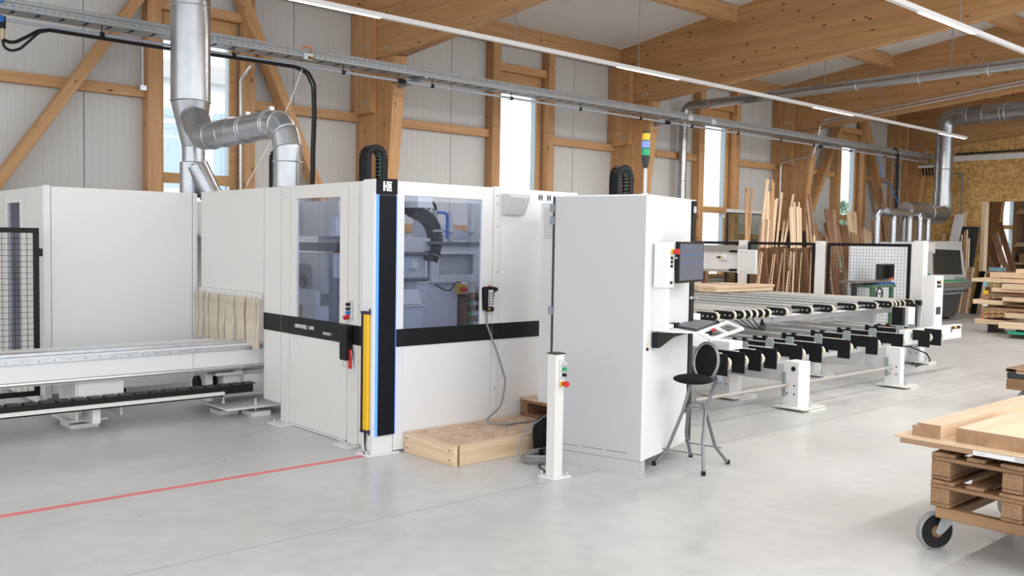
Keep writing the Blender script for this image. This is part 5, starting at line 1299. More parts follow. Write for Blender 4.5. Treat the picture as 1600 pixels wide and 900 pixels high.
strip_light(-2.4, 0, 18, 4.65, [(.2, 17.8)], 'added rearmost light strip out of view behind the camera', (3, 9, 15))

# ================================================================== TIMBER RACK by the wall
ORD = ['first', 'second', 'third', 'fourth', 'fifth', 'sixth', 'seventh', 'eighth', 'ninth', 'tenth', 'eleventh', 'twelfth', 'thirteenth']
def lean(px0, py0, px1, mat, wpx, ytop=10.95, ybot=10.45, pyb=395, cat='batten', lab='', grp=None, name='batten', thick=.028):
    T_ = at(px0, py0, y=ytop); B_ = at(px1, pyb, y=(ytop*.45+ybot*.55))
    k = T_.z/(T_.z-B_.z); F_ = T_+(B_-T_)*k
    dist = (T_.x**2+T_.y**2)**.5; w = wpx/FPX*dist*1.0
    o = timber(name, mat, F_, T_, w, thick, up=(-.5, -.85, .1), bev=.002)
    tag(o, lab, cat, grp)
gl = 'tall light battens leaning at the rack'
for i, a in enumerate(((1166.4, 292.6, 1164.9, 3.2), (1169, 292.6, 1167, 3.2), (1175.5, 294, 1168.8, 2.2))):
    lean(a[0], a[1], a[2], TIMBER, a[3], lab=('slender batten standing apart on the left of the rack, left one', 'slender batten standing apart on the left of the rack, middle one', 'thinnest slanting batten standing apart on the left of the rack')[i], grp=gl)
L_ = ((1199.5, 280, 1186, 5), (1201, 299, 1193, 3.5), (1203, 300, 1197, 3), (1211.5, 312, 1205, 3), (1214, 310, 1206, 3), (1221.6, 301, 1212, 3), (1239.5, 304, 1222.4, 3), (1225.5, 345, 1219, 3))
for i, a in enumerate(L_):
    o_ = sorted(q[0] for q in L_).index(a[0])
    lean(*a[:3], PALEW, a[3], lab=ORD[o_]+' from the left, tall pale batten left of the third column', grp=gl)
lean(1207.5, 281, 1203, TIMBER, 6, lab='broad brown-topped batten among the tall pale ones', grp=gl)
L_ = ((1234.5, 324, 1237, 3.5), (1237, 323, 1240, 4), (1241, 316, 1242.6, 2.6), (1245.7, 323, 1247, 4), (1248, 316, 1249.5, 2.6), (1250.5, 325, 1251, 3.5))
for i, a in enumerate(L_):
    o_ = sorted(q[0] for q in L_).index(a[0])
    lean(*a[:3], PALEW, a[3], ytop=10.8, lab=ORD[o_]+' from the left, pale batten in the upright bunch at the third column', grp='upright bunch of pale battens')
L_ = ((1193.6, 343, 1190, 3.5), (1198, 343, 1194, 4), (1201, 344, 1198, 3.5), (1204.5, 343, 1203, 4), (1190.5, 347, 1187, 3))
for i, a in enumerate(L_):
    o_ = sorted(q[0] for q in L_).index(a[0])
    lean(*a[:3], PALEW2 if int(a[0]) % 2 else MIDW, a[3], ytop=10.7, lab=ORD[o_]+' from the left, shorter batten at the foot of the tallest pale ones', grp='shorter battens in the rack')
L_ = ((1264.5, 303, 1275, 4), (1261, 312, 1269, 4), (1267, 340, 1273, 5), (1274, 350, 1278, 5), (1269.5, 362, 1272, 4), (1259, 330, 1263, 4), (1280, 362, 1281, 6))
for i, a in enumerate(L_):
    o_ = sorted(q[0] for q in L_).index(a[0])
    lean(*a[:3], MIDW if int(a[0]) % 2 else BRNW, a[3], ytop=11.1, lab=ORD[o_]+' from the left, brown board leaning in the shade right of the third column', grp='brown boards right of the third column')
L_ = ((1294, 328, 1302, 12), (1302.5, 328, 1308, 5), (1289, 349, 1294, 4), (1309, 356, 1315, 6), (1316, 353, 1322, 9), (1320.5, 352, 1329, 5))
for i, a in enumerate(L_):
    o_ = sorted(q[0] for q in L_).index(a[0])
    lean(*a[:3], BRNW if a[3] > 8 else MIDW, a[3], ytop=11.3, name='board', cat='board', lab=ORD[o_]+' from the left, leaning board below the left side of the fourth window', grp='boards below the fourth window')
L_ = ((1326, 331, 1333, 8), (1334.5, 331, 1338, 7))
for i, a in enumerate(L_):
    o_ = sorted(q[0] for q in L_).index(a[0])
    lean(*a[:3], PALEW, a[3], ytop=11.3, name='board', cat='board', lab=ORD[o_]+' from the left, broad pale board standing right of the fourth window pane', grp='boards below the fourth window')
L_ = ((1335, 365, 1338, 14), (1345, 360, 1349, 5))
for i, a in enumerate(L_):
    o_ = sorted(q[0] for q in L_).index(a[0])
    lean(*a[:3], MIDW, a[3], ytop=11.0, name='board', cat='board', lab=ORD[o_]+' from the left, stubby brown board before the broad pale boards', grp='boards below the fourth window')
lean(1355, 360, 1356, PALEW, 14, ytop=11.2, name='board', cat='board', lab='wide pale yellowish board just left of the suction pipes')
lean(1374.5, 293, 1381, BRNW, 5.5, ytop=11.6, name='board', cat='board', lab='tall dark board behind the first suction pipe')
L_ = ((1370, 318, 1378, 6), (1378.5, 318, 1388, 5), (1383, 362, 1387, 5), (1361, 345, 1363, 6))
for i, a in enumerate(L_):
    o_ = sorted(q[0] for q in L_).index(a[0])
    lean(*a[:3], MIDW, a[3], ytop=11.4, name='board', cat='board', lab=ORD[o_]+' from the left, brown board standing between the planer suction pipes', grp='boards behind the planer pipes')
# row of brown panels behind the mesh fence, with pale edge boards between them
for i, px in enumerate((1183, 1200, 1216, 1230, 1247, 1262, 1276)):
    t = at(px, 394, y=10.3)
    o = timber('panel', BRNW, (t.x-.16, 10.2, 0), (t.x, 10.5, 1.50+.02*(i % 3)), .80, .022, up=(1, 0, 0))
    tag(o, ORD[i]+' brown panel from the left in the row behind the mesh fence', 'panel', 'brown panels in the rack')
for i, (px, py, pb, w) in enumerate(((1188, 393, 1181, 3.5), (1191, 395, 1184, 3), (1208, 397, 1200, 3), (1211, 393, 1204, 2.5), (1222, 396, 1214, 4), (1235.5, 393, 1228, 3), (1238, 396, 1231, 3), (1252, 395, 1248, 2), (1268, 393, 1265, 5), (1272, 368, 1271, 5), (1226, 388, 1223, 4), (1241, 390, 1238, 4))):
    lean(px, py, pb, PALEW if i % 2 else MIDW, w*.55, ytop=10.15, ybot=9.7, pyb=455, lab=ORD[sorted((1188,1191,1208,1211,1222,1235.5,1238,1252,1268,1272,1226,1241)).index(px)]+' from the left of the thin boards between the brown panels', grp='thin boards between the brown panels', thick=.03, name='edge_board', cat='board')
# rack beams
rk = thing('timber_rack', 'low dark timber rack carrying the leaning boards', 'rack', (16.8, 10.6, 0))
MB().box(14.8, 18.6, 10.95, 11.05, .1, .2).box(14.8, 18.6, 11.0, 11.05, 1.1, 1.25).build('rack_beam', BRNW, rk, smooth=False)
for x in (14.8, 16.7, 18.5): MB().box(x, x+.1, 10.9, 11.1, 0, 1.3).build('rack_post', BRNW, rk, smooth=False)
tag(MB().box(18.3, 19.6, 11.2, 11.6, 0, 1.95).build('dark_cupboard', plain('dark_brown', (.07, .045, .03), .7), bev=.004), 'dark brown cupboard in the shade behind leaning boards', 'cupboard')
# glass screen beside the third window
gs = thing('glass_screen', 'glass pane with white top edge standing right of the third window', 'glass panel', (17.6, 11.6, 1.0))
MB().box(16.45, 18.0, 11.60, 11.64, 2.30, 2.37).build('top_edge', WHITE, gs, smooth=False)
MB().box(16.45, 18.0, 11.59, 11.60, 2.275, 2.30).box(16.45, 16.49, 11.59, 11.62, 0, 2.28).box(17.96, 18.0, 11.59, 11.62, 0, 2.28).build('edge_profile', DGREY, gs, smooth=False)
MB().box(16.49, 17.96, 11.605, 11.611, .1, 2.275).build('pane', CLEARGL, gs, smooth=False)

# ================================================================== PLANER
pn_ = thing('planing_machine', 'grey planing machine with smoked window and green line at the right of the fence', 'machine', (21.2, 9.5, 0))
x0, x1 = at(1446, 440, y=9.0).x, at(1509, 440, y=9.0).x
HOOD = plain('planer_grey', (.50, .51, .51), .4); DARKP = plain('planer_dark', (.055, .058, .06), .45)
zt = 1.78; zm = .88
xa, xb = at(1444, 378, y=9.2).x, at(1503, 378, y=9.2).x
m = MB()
def fr_pt(px, py, y): p = at(px, py, y=y); return Vector((p.x, y, p.z))
yt, yb = 9.15, 8.95
q = [fr_pt(1442, 378, yt), fr_pt(1502, 377, yt), fr_pt(1510, 440, yb), fr_pt(1452, 443, yb)]
w = [fr_pt(1457, 389, 9.11), fr_pt(1500, 391, 9.11), fr_pt(1504, 429, 8.99), fr_pt(1458, 429, 8.99)]
bk = [Vector((p.x+.2, 10.3, p.z)) for p in q]
vs = q+w+bk
fs = [(0, 1, 5, 4), (1, 2, 6, 5), (2, 3, 7, 6), (3, 0, 4, 7), (0, 8, 9, 1), (1, 9, 10, 2), (3, 11, 8, 0), (8, 11, 10, 9), (2, 10, 11, 3)]
m.add(vs, fs).build('hood', HOOD, pn_, smooth=False)
MB().add([p+Vector((0, .01, 0)) for p in w], [(0, 1, 2, 3)]).build('window', DARKGL, pn_, smooth=False)
MB().add([p+Vector((0, .25, 0)) for p in w], [(0, 1, 2, 3)]).build('reflection_backing', BRNW, pn_, smooth=False)  # brown sheet added to stand in for the warm reflection in the window
g0, g1, g2, g3 = fr_pt(1460, 437.5, yb-.012), fr_pt(1509.5, 436.5, yb-.012), fr_pt(1509.5, 439, yb-.012), fr_pt(1460, 440.5, yb-.012)
MB().add([g0, g1, g2, g3]+[p+Vector((0, .01, 0)) for p in (g0, g1, g2, g3)], [(0, 1, 2, 3), (0, 4, 5, 1), (3, 2, 6, 7)]).build('green_line', GREEN, pn_, smooth=False)
g = fr_pt(1450, 431, yb-.02); MB().box(g.x, g.x+.11, yb-.02, yb-.005, g.z-.04, g.z+.05).build('green_badge', GREEN, pn_, smooth=False)
MB().box(g.x+.02, g.x+.11, yb-.02, yb-.006, g.z-.12, g.z-.05).build('badge_box', DGREY, pn_, smooth=False)
p = fr_pt(1494, 436, yb-.01)
for k, wd in enumerate((.09, .05, .11, .07)): MB().box(p.x+.13*k, p.x+.13*k+wd, yb-.013, yb-.009, p.z, p.z+.045).build('faint_print', MGREY, pn_, smooth=False)
MB().box(xa+.45, xa+2.1, 8.99, 10.2, .70, .90).build('table_gap', ALU, pn_, smooth=False)
xl0, xl1, xl2, xl3 = at(1452, 455, y=8.9).x, at(1505, 455, y=8.9).x, at(1497, 492, y=8.95).x, at(1453, 500, y=8.95).x
m = MB(); m.add([(xl0, 8.9, .72), (xl1, 8.9, .72), (xl2, 9.02, .06), (xl3, 9.02, .06), (xl0, 10.2, .72), (xl1, 10.2, .72), (xl2, 10.2, .06), (xl3, 10.2, .06)], [(0, 1, 2, 3), (4, 7, 6, 5), (0, 4, 5, 1), (1, 5, 6, 2), (2, 6, 7, 3), (3, 7, 4, 0)])
m.build('lower_body', DARKP, pn_, smooth=False)
cpn = MB().box(xl0+.1, xl1-.02, 8.86, 8.9, .58, .73).build('control_strip', MGREY, pn_, bev=.01, smooth=False)
for k in range(9): MB().box(xl0+.55+k*.16, xl0+.63+k*.16, 8.85, 8.86, .63, .67).build('control_key', BLACK, cpn, smooth=False)
MB().box(xl0+.33, xl0+.46, 8.85, 8.86, .60, .71).build('control_field', PAPER, cpn, smooth=False)
MB().cyl((xl0+.42, 8.86, .65), (xl0+.42, 8.82, .65), .035, 12).build('stop_button', RED, cpn)
MB().box(xl0+.2, xl2-.1, 9.1, 10.1, 0, .06).build('base', BLACK, pn_, smooth=False)
p = at(1432, 378, y=9.3)
MB().box(p.x-.5, xa+.35, 9.1, 10.2, 0, 1.72).build('side_cover', WHITE, pn_, bev=.01, smooth=False)
MB().box(x1-.1, x1+.55, 9.0, 9.2, .84, .90).build('outfeed_rail', LBLUE, pn_, smooth=False)
# white board screen and the small green machine
ws = tag(MB().box(at(1329, 420, y=9.6).x, at(1421, 420, y=9.6).x, 9.6, 9.65, 0, 1.645).build('white_screen', plain('white_screen_board', (.74, .78, .82), .5), smooth=False), 'large plain white board standing behind the mesh fence', 'board')
MB().box(at(1382, 400, y=9.59).x, at(1382, 400, y=9.59).x+.01, 9.597, 9.60, 0, 1.645).build('board_joint', LGREY, ws, smooth=False)
gm = thing('spindle_moulder', 'small green workshop machine with blue table edge before the white board', 'machine', (18.3, 9.0, 0))
a, b = at(1364, 444, y=8.9).x, at(1400, 444, y=8.9).x
MB().box(a, b, 8.9, 9.4, .80, .86).build('frame_top', MGREEN, gm, smooth=False)
MB().box(a+.30, b-.05, 8.90, 9.4, .861, .90).build('blue_table', BLUE, gm, smooth=False)
for x in (a+.05, b-.12):
    for y in (8.92, 9.32): MB().box(x, x+.07, y, y+.07, 0, .80).build('leg', MGREEN, gm, smooth=False)
t0 = at(1338, 443, y=8.95).x
MB().box(t0, b-.1, 8.95, 9.3, .90, .94).build('steel_table', plain('worn_steel', (.30, .26, .24), .5, metal=.4), gm, smooth=False)
MB().box(t0+.06, t0+.14, 9.0, 9.08, 0, .90).build('table_leg', DGREY, gm, smooth=False)
c = at(1387, 437, y=9.0)
MB().frame('y', 9.0, .12, c.x-.28, c.x+.28, .95, 1.27, [(c.x-.24, c.x+.24, .98, 1.24)]).build('guard_box', DGREY, gm, smooth=False)
MB().box(c.x-.27, c.x+.27, 9.1, 9.12, .96, 1.26).build('guard_back', BLACK, gm, smooth=False)
MB().box(c.x+.08, c.x+.2, 8.97, 9.03, .95, .99).build('brass_guide', ORANGE, gm, smooth=False)
c = at(1374, 459, y=8.85)
MB().ring((c.x, 8.85, c.z), (0, 1, 0), .12, .016, 20, 6).cyl((c.x-.12, 8.85, c.z), (c.x+.12, 8.85, c.z), .01, 6).build('hand_wheel', BLACK, gm)
MB().cyl((c.x+.25, 9.1, .2), (c.x+.2, 9.1, .8), .06, 10).build('column', MGREEN, gm)
g = at(1412, 415, y=9.55); MB().box(g.x-.28, g.x+.28, 9.3, 9.58, .95, 1.30).build('white_cover', WHITE, gm, smooth=False)
# leaning sheets at the end wall
def sheet(y0, y1, z1, xb, xt, mat, lab, name='sheet', cat='sheet', th=.03):
    o = timber(name, mat, (xb, (y0+y1)/2, 0.0), (xt, (y0+y1)/2, z1), th, abs(y1-y0), up=(0, 1, 0))
    return tag(o, lab, cat)
BLKS = plain('black_sheet', (.018, .021, .028), .6)
sheet(at(1497, 350, x=24.45).y, at(1527, 350, x=24.45).y, 2.18, 24.0, 24.6, BLKS, 'large black sheet leaning on the strand board wall', th=.02)
sheet(at(1519, 460, x=24.0).y, at(1528, 460, x=24.0).y, 1.05, 23.9, 24.4, BLACKM, 'short black sheet leaning right of the large black one')
sheet(at(1486, 360, x=24.4).y, at(1501, 360, x=24.4).y-.0, 2.50, 23.6, 24.6, WHITE, 'narrow white board leaning just left of the large black sheet', 'board', 'board', th=.03)
for i, (px, z, mt) in enumerate(((1505, 2.57, PALEW), (1473.5, 2.0, PALEW))):
    y = at(px, 350, x=24.6).y
    sheet(y-.05, y+.05, z, 24.3, 24.7, mt, ('pale plank rising above the white leaning board', 'pale plank rising behind the planer window hood')[i], 'plank', 'plank')
for i, (px, pt) in enumerate(((1500.5, 366), (1505, 361), (1508.5, 359), (1511.5, 372))):
    T_ = at(px+1.5, pt, x=24.2); B_ = at(px-5+(i*.8), 488, x=23.7)
    o = timber('batten', PALEW if i != 1 else MIDW, (23.75, B_.y, 0), (24.25, T_.y, T_.z), .04, .035, up=(0, 1, 0)); tag(o, ORD[i]+' from the left of the pale battens on the large black sheet', 'batten', 'battens on the black sheet')
for i, px in enumerate((1494, 1499, 1504, 1509)):
    B_ = at(px, 488, x=23.7); o = timber('batten', PALEW if i % 2 else MIDW, (23.7, B_.y, 0), (24.0, B_.y-.02, 1.15), .05, .06, up=(0, 1, 0)); tag(o, ORD[i]+' from the left of the low boards between planer and black sheet', 'batten', 'low battens beside the planer')
# things seen through the opening
for i, (ax, ay, bx, by, wd) in enumerate(((1561, 348, 1582, 420, .26), (1552, 365, 1572, 420, .26), (1548, 380, 1560, 420, .25), (1545, 392, 1552, 420, .2))):
    T_ = at(ax, ay, x=27.0); B_ = at(bx, by, x=26.6); k = T_.z/(T_.z-B_.z); F_ = T_+(B_-T_)*k
    o = timber('plank', BRNW if i % 2 == 0 else MIDW, F_, T_, .04, wd*.55, up=(0, 1, 0)); tag(o, ('rightmost', 'second from right', 'third from right', 'leftmost')[i]+' of the brown planks leaning beyond the end wall opening', 'plank', 'planks beyond the opening')
su = thing('shelf_unit', 'grey shelf unit with boards beyond the opening', 'shelf', (28, 9.5, 0))
MB().box(28.4, 28.45, 7.0, 10.03, 0, 3.6).build('back_panel', SHELFW, su, smooth=False)
MB().box(27.8, 28.45, 9.98, 10.03, 0, 3.6).build('side_panel', MIDW, su, smooth=False)
for z in (2.62, 1.70, 1.20): MB().box(27.8, 28.4, 7.0, 9.975, z, z+.06).build('shelf_board', PALEW, su, smooth=False)
bx_ = at(1594, 398, x=27.7); tag(MB().box(27.85, 28.3, 9.2, 9.85, 1.262, 1.5).build('carton', MIDW, smooth=False), 'brown box on the lowest visible shelf beyond the opening', 'box')
for z, n_, lb in ((2.68, 'board', 'pale board piece on the top shelf beyond the opening'), (1.76, 'board', 'pale board piece on the middle shelf beyond the opening')):
    tag(MB().box(27.75, 28.3, 9.2, 9.9, z+.002, z+.05).build(n_, PALEW, smooth=False), lb, 'board')
# small bench in front of the opening
bn = thing('work_bench', 'low brown bench top in front of the opening behind the board stack', 'bench', (23.5, 8.4, 0))
b0, b1 = at(1540, 425, x=23.5), at(1600, 422, x=23.5)
MB().box(23.5, 24.3, 7.2, b0.y, 1.02, 1.08).build('top', MIDW, bn, smooth=False)
for y in (7.3, b0.y-.1): MB().box(23.55, 23.65, y-.05, y+.05, 0, 1.02).box(24.15, 24.25, y-.05, y+.05, 0, 1.02).build('leg', BRNW, bn, smooth=False)
MB().box(23.55, 24.2, 7.3, b0.y-.2, .5, .53).build('lower_shelf', BRNW, bn, smooth=False)
tag(MB().box(23.6, 23.9, at(1562, 415, x=23.5).y, at(1542, 415, x=23.5).y, 1.083, 1.17).build('tool', LBLUE, bev=.01, smooth=False), 'light blue tool lying on the low brown bench', 'tool')
# ================================================================== BOARD STACK at the right
XS = 18.6
def slab(nm, px0, px1, py0, py1, mat, lab, X=XS, dep=.9, grp=None, cat='board', parent=None):
    a = at(px0, py0, x=X); b = at(px0, py1, x=X); c = at(px1, (py0+py1)/2, x=X) if px1 < 1599 else Vector((X, 5.4, 0))
    o = timber(nm, mat, (X+dep/2, c.y, (a.z+b.z)/2), (X+dep/2, a.y, (a.z+b.z)/2), dep, abs(a.z-b.z)*.94, parent)
    if parent is None: tag(o, lab, cat, grp)
    return o
gs_ = 'boards of the stack at the right edge'
slab('board', 1518, 1600, 434, 440, PALEW, 'topmost long board of the stack at the right edge', grp=gs_)
slab('board', 1565, 1600, 443.5, 451.5, PALEW2, 'short pale beam sticking out under the topmost board of the stack', X=18.4, dep=.3, grp=gs_)
slab('board', 1549, 1600, 449, 456, PALEW, 'long board below the short pale beam in the stack', X=18.5, dep=1.0, grp=gs_)
slab('board', 1566, 1600, 463.5, 470.5, PALEW2, 'pale board with green dots in the middle of the stack', X=18.5, dep=.9, grp=gs_)
slab('board', 1520, 1567, 467, 474.5, PALEW, 'middle board of the stack sticking out furthest to the left', grp=gs_)
slab('board', 1570, 1600, 489, 497, PALEW2, 'short pale beam low in the stack at the picture edge', X=18.35, dep=.25, grp=gs_)
slab('board', 1523, 1568, 497.5, 505, PALEW, 'bottom board of the stack, resting on bearers', grp=gs_)
slab('board', 1560, 1600, 503.5, 513, PALEW2, 'pale beam lying on the floor before the stack', X=17.9, dep=.3, grp=gs_)
slab('board', 1536, 1600, 456.5, 461, MIDW, 'thin dark board layer under the yellow tag in the stack', X=18.65, dep=.9, grp=gs_)
slab('board', 1533, 1600, 479, 484.5, MIDW, 'brown board layer below the white tag in the stack', X=18.62, dep=.9, grp=gs_)
slab('board', 1570, 1600, 474.5, 479, MIDW, 'recessed board layer beside the white tag', X=18.8, dep=.7, grp=gs_)
# cross-laid short pieces whose ends carry paint dots
DOTR = plain('red_paint_dot', (.55, .06, .04), .6); DOTG = plain('green_paint_dot', (.06, .40, .10), .6); DOTL = plain('lime_paint_dot', (.45, .60, .05), .6)
def endrow(px0, px1, py0, py1, n, dots, lab):
    for i in range(n):
        a = at(px0+(px1-px0)*i/n, py0, x=XS); b = at(px0+(px1-px0)*(i+1)/n, py1, x=XS)
        t = thing('squared_timber', ['leftmost', 'second', 'third', 'fourth'][i]+' '+lab, 'timber', (XS+.5, (a.y+b.y)/2, b.z), group='short timbers laid crosswise in the stack')
        timber('beam', PALLW if 0 else MIDW, (XS+.03, (a.y+b.y)/2, (a.z+b.z)/2), (XS+.9, (a.y+b.y)/2, (a.z+b.z)/2), abs(a.y-b.y)*.95, abs(a.z-b.z)*.95, t, bev=.003)
        for k, mt in enumerate(dots):
            yy = (a.y+b.y)/2+(-.05 if k else .04); zz = (a.z+b.z)/2+(.015 if k else -.015)
            MB().cyl((XS+.024, yy, zz), (XS+.029, yy, zz), .018, 8).build('paint_dot', mt, t)
endrow(1537, 1562, 440.5, 449, 2, (DOTL, DOTG), 'of the crosswise timber ends just below the topmost board of the stack')
endrow(1535, 1566, 461, 467, 3, (DOTR, DOTG), 'of the crosswise timber ends with red and green dots above the long middle board')
endrow(1532, 1572, 485, 491, 4, (DOTR, DOTL), 'of the crosswise timber ends with red dots, upper of the two low rows')
endrow(1532, 1572, 491, 497, 4, (DOTR, DOTL), 'of the crosswise timber ends with red dots, lower of the two low rows')
for (a, b, c, d, mt, nm, lb) in ((1537, 1542, 440, 448, LBLUE, 'blue_tag', 'light blue tag on the stack below the topmost board'), (1536.5, 1544, 453.5, 460, YELLOW, 'yellow_tag', 'yellow tag on the upper left side of the stack'), (1535.5, 1543, 475, 478.5, PAPER, 'white_tag', 'white tag below the long middle board of the stack')):
    p = at(a, c, x=XS-.02); q = at(b, d, x=XS-.02)
    tag(MB().box(XS-.015, XS-.01, q.y, p.y, q.z, p.z).build(nm, mt, smooth=False), lb, 'tag')
for i, px in enumerate((1545, 1590)):
    p = at(px, 508, x=XS+.2); z = at(1545, 505, x=XS).z-.02
    tag(MB().box(XS+.30, XS+.85, p.y-.06, p.y+.06, 0, max(.05, z)).build('bearer', DGREY, bev=.004, smooth=False), ('added bearer block in shadow colour under the left of the stack', 'added bearer block in shadow colour under the stack at the picture edge')[i], 'timber')  # added blocks, their dark grey stands in for the shadow under the stack
tag(MB().box(18.9, 19.4, 6.2, 7.2, 1.0+.06, 1.0+.16).build('small_board_pile', PALEW, bev=.004, smooth=False), 'short pale boards on top of the stack at the picture edge', 'board')
tag(MB().box(18.95, 19.35, 6.2, 6.75, 1.162, 1.24).build('small_board_pile', PALEW2, bev=.004, smooth=False), 'uppermost short board on the stack at the picture edge', 'board')
# green strips with a brown board
gp = thing('green_profile_pile', 'green plastic strips lying on a brown board before the stack', 'profiles', (17.0, 6.2, 0))
for i, (px, py) in enumerate(((1576, 520), (1583, 513), (1590, 508))):
    p = at(px, py, z=.10+.05*i)
    for k in range(2): MB().box(p.x-.02, p.x+.22, 4.8, p.y+.03*k, .08+.05*i+.02*k, .10+.05*i+.02*k).build('green_strip', LGREEN, gp, bev=.004, smooth=False)
p = at(1578, 527, z=.0)
timber('brown_board', BRNW, (p.x+.12, 4.8, .04), (p.x+.12, p.y, .04), .28, .075, gp)

# ================================================================== PALLET CART, front right
XP = 4.86
cart = thing('pallet_cart', 'wooden dolly on swivel wheels under the pallets, front right', 'dolly', (5.3, 1.4, 0))
timber('side_rail', PALLW, (XP+.03, 1.33, .222), (XP+.03, 2.075, .222), .06, .055, cart)
timber('side_rail', PALLW, (XP+1.12, 1.33, .222), (XP+1.12, 2.075, .222), .06, .055, cart)
for y in (2.03, 1.7, 1.38): timber('cross_rail', PALLW, (XP+.06, y, .222), (XP+1.09, y, .222), .09, .05, cart)
WH = at(1466, 828, z=.105)
def caster(x, y, root, rot=.55, r=.10):
    d = Vector((math.cos(rot), math.sin(rot), 0)); s = Vector((-d.y, d.x, 0)); c = Vector((x, y, r))
    w = MB(); prof = [(.0, -.02), (.055, -.022), (.06, -.014), (.088, -.02), (.098, -.014), (.10, 0), (.098, .014), (.088, .02), (.06, .014), (.055, .022), (0, .02)]
    k = r/.10; n = 32; vs = []; fs = []
    for i in range(n):
        a = 2*math.pi*i/n; e = d*math.cos(a)+Vector((0, 0, 1))*math.sin(a)
        for (rr, t) in prof: vs.append(c+e*max(.0005, rr*k)+s*t)
    m_ = len(prof)
    for i in range(n):
        for j in range(m_-1): fs.append((i*m_+j, i*m_+j+1, ((i+1) % n)*m_+j+1, ((i+1) % n)*m_+j))
    wh = MB().add(vs, fs).build('wheel', RUBBER, root)
    MB().add([c+(d*math.cos(a)+Vector((0, 0, 1))*math.sin(a))*rr*k+s*t for a in [2*math.pi*i/32 for i in range(32)] for (rr, t) in ((.0905, .0215), (.099, .0165), (.1008, 0), (.099, -.0165), (.0905, -.0215))],
             [(i*5+j, i*5+j+1, ((i+1) % 32)*5+j+1, ((i+1) % 32)*5+j) for i in range(32) for j in range(4)]).build('tyre', TYRE, wh)
    hub = c+s*0; MB().cyl(tuple(hub-s*.03), tuple(hub+s*.03), .032*k, 16).build('hub', PALLW, wh)
    for q in (-1, 1):
        e = s*(q*.034)
        pts = [c+e+Vector((0, 0, -.018)), c+e+d*.03+Vector((0, 0, -.005)), c+e+d*.13*k+Vector((0, 0, r*.93)), c+e+d*.02+Vector((0, 0, r*.93)), c+e-d*.02+Vector((0, 0, 0))]
        MB().add([p for p in pts]+[p+s*(.004*q) for p in pts], [(0, 1, 2, 3, 4), (9, 8, 7, 6, 5)]+[(i, (i+1) % 5, (i+1) % 5+5, i+5) for i in range(5)]).build('fork', STEEL, root, smooth=False)
    t = c+d*.07*k+Vector((0, 0, r*.93))
    MB().cyl(tuple(t), tuple(t+Vector((0, 0, .008))), .055*k, 20).build('swivel_plate', STEEL, root)
caster(WH.x+.0, WH.y+.02, cart, rot=-.55)
caster(WH.x+.95, WH.y-.02, cart, rot=-.3); caster(WH.x, 1.40, cart, rot=.2); caster(WH.x+.95, 1.40, cart, rot=.2)
def pallet(z0, root, x0=XP, y1=2.105):
    """0.8 m along Y (the side one sees), 1.2 m along X"""
    ys = (y1-.05, y1-.40, y1-.75); x1 = x0+1.2
    for yy in ys:
        timber('bottom_board', PALLW, (x0+.004, yy, z0+.011), (x1, yy, z0+.011), .10, .020, root, share=True)
        for xx in (x0+.07, x0+.6, x1-.07): MB().box(xx-.07, xx+.07, yy-.048, yy+.048, z0+.0225, z0+.098).build('block', CHIPB, root, bev=.004, smooth=False)
    for xx in (x0+.07, x0+.6, x1-.07): timber('stringer_board', PALLW, (xx, y1, z0+.1095), (xx, y1-.8, z0+.1095), .14, .020, root, share=True)
    for k, (yy, ww) in enumerate(((y1-.06, .12), (y1-.22, .09), (y1-.40, .12), (y1-.58, .09), (y1-.74, .12))):
        timber('deck_board', PALLW, (x0+.006*(k % 2), yy, z0+.131), (x1, yy, z0+.131), ww, .020, root)
pa = thing('pallet', 'lower wooden pallet on the wheeled dolly', 'pallet', (5.26, 1.5, .25), group='pallets on the dolly'); pallet(.2505, pa)
pb = thing('pallet', 'upper wooden pallet directly below the pale carrier board', 'pallet', (5.26, 1.5, .39), group='pallets on the dolly'); pallet(.395, pb)
cbd = thing('carrier_board', 'pale carrier board with a paper label on the upper pallet', 'board', (5.4, 1.4, .54))
timber('top_sheet', PALEW, (XP+.60, .92, .5875), (XP+.60, 2.31, .5875), 1.2, .012, cbd, bev=.002)
timber('frame_board', MIDW, (XP+.61, .92, .5675), (XP+.61, 2.28, .5675), 1.2, .027, cbd, bev=.002)
p0, p1 = at(1519, 712, x=XP-.002), at(1600, 735, x=XP-.002)
lb = MB().box(XP+.004, XP+.009, 1.35, p0.y, .556, .580).build('paper_label', PAPER, cbd, smooth=False)
m = MB()
for k in range(3): m.box(XP+.0030, XP+.004, p0.y-.20-.09, p0.y-.20, .561+.006*k, .563+.006*k)
m.box(XP+.0030, XP+.004, p0.y-.06, p0.y-.02, .566, .568).build('label_print', MGREY, cbd, smooth=False, kind='stuff')
zt = .5935
lum = thing('squared_beam', 'pale planed beam with a rebate at the left of the carrier board', 'beam', (5.7, 2.14, zt))
def gbeam(nm, poly, x0, x1, mat, parent, endmat):
    m = MB(); m.prism(poly, 'x', x0+.003, x1)
    o = m.build(nm, mat, parent, bev=.0015, smooth=False)
    MB().prism(poly, 'x', x0, x0+.0028).build('end_grain', endmat, o, smooth=False)
gbeam('beam', [(2.09, zt), (2.24, zt), (2.24, zt+.055), (2.215, zt+.055), (2.215, zt+.072), (2.09, zt+.072)], 4.925, 7.2, PALEW2, lum, ENDW)
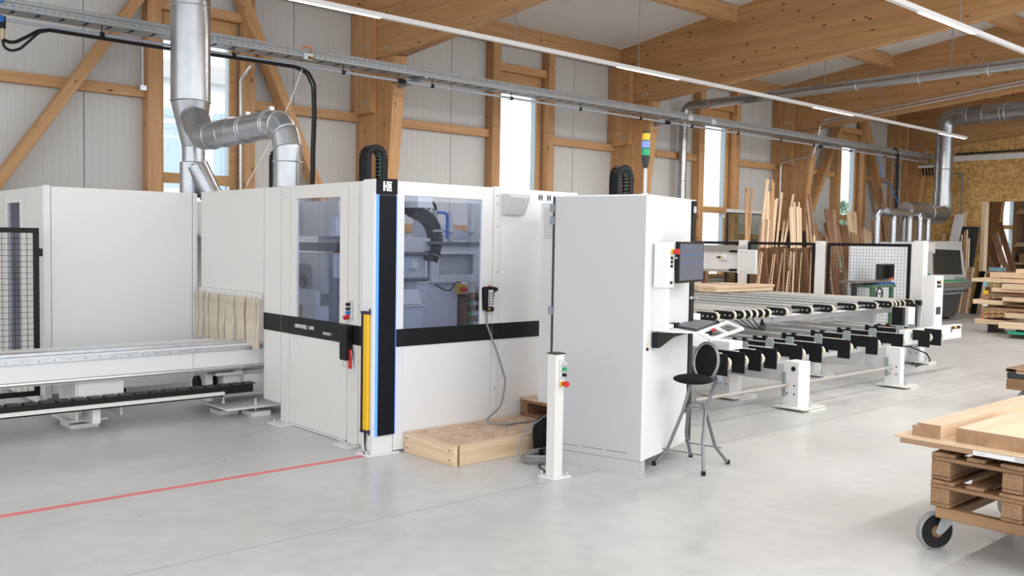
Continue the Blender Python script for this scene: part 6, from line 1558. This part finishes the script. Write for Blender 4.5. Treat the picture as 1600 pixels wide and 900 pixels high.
blk = thing('glued_panel', 'thick pale glued wooden panel lying flat on the carrier board', 'panel', (5.4, 1.7, zt))
yy = 2.015; e_ = at(1588, 642, z=zt+.075)
for k in range(4):
    y1_ = yy-.135*k; y0_ = y1_-.1345
    gbeam('lamella', [(y0_, zt), (y1_, zt), (y1_, zt+.074), (y0_, zt+.074)], 4.935, 5.72, PALEW2, blk, ENDW)
for k in range(4, 8):
    y1_ = yy-.135*k; y0_ = y1_-.1345
    gbeam('lamella', [(y0_, zt), (y1_, zt), (y1_, zt+.074), (y0_, zt+.074)], 4.935, 5.72, PALEW2, blk, ENDW)
# second cart at the right edge
XQ = 10.0
q0 = at(1573, 578, x=XQ); q1 = at(1573, 608, x=XQ)
c2_ = thing('board_trolley', 'small wooden trolley cut by the right picture edge', 'trolley', (10.4, 3.2, 0))
za, zb = at(1574, 591, x=XQ).z, at(1574, 608, x=XQ).z
timber('lower_rail', PALLW, (XQ+.05, q0.y, (za+zb)/2), (XQ+.05, 2.4, (za+zb)/2), .10, za-zb, c2_)
timber('lower_rail', PALLW, (XQ+.75, q0.y, (za+zb)/2), (XQ+.75, 2.4, (za+zb)/2), .10, za-zb, c2_)
zu = q0.z
timber('upper_rail', PALLW, (XQ, q0.y-.04, zu), (XQ+.8, q0.y-.04, zu), .10, .04, c2_)
timber('upper_rail', PALLW, (XQ+.05, q0.y, zu), (XQ+.05, 2.4, zu), .10, .03, c2_)
timber('post', DGREY, (XQ+.04, q0.y-.04, za), (XQ+.04, q0.y-.04, zu), .06, .06, c2_)
timber('post', DGREY, (XQ+.74, q0.y-.04, za), (XQ+.74, q0.y-.04, zu), .06, .06, c2_)
timber('mid_rail', DGREY, (XQ+.02, q0.y, za+.03), (XQ+.02, 2.4, za+.03), .03, .05, c2_)
for (x, y) in ((XQ+.10, q0.y-.16), (XQ+.7, q0.y-.16), (XQ+.1, 2.5), (XQ+.7, 2.5)): caster(x, y, c2_, rot=-.6, r=max(.05, (zb-.01)/1.93))
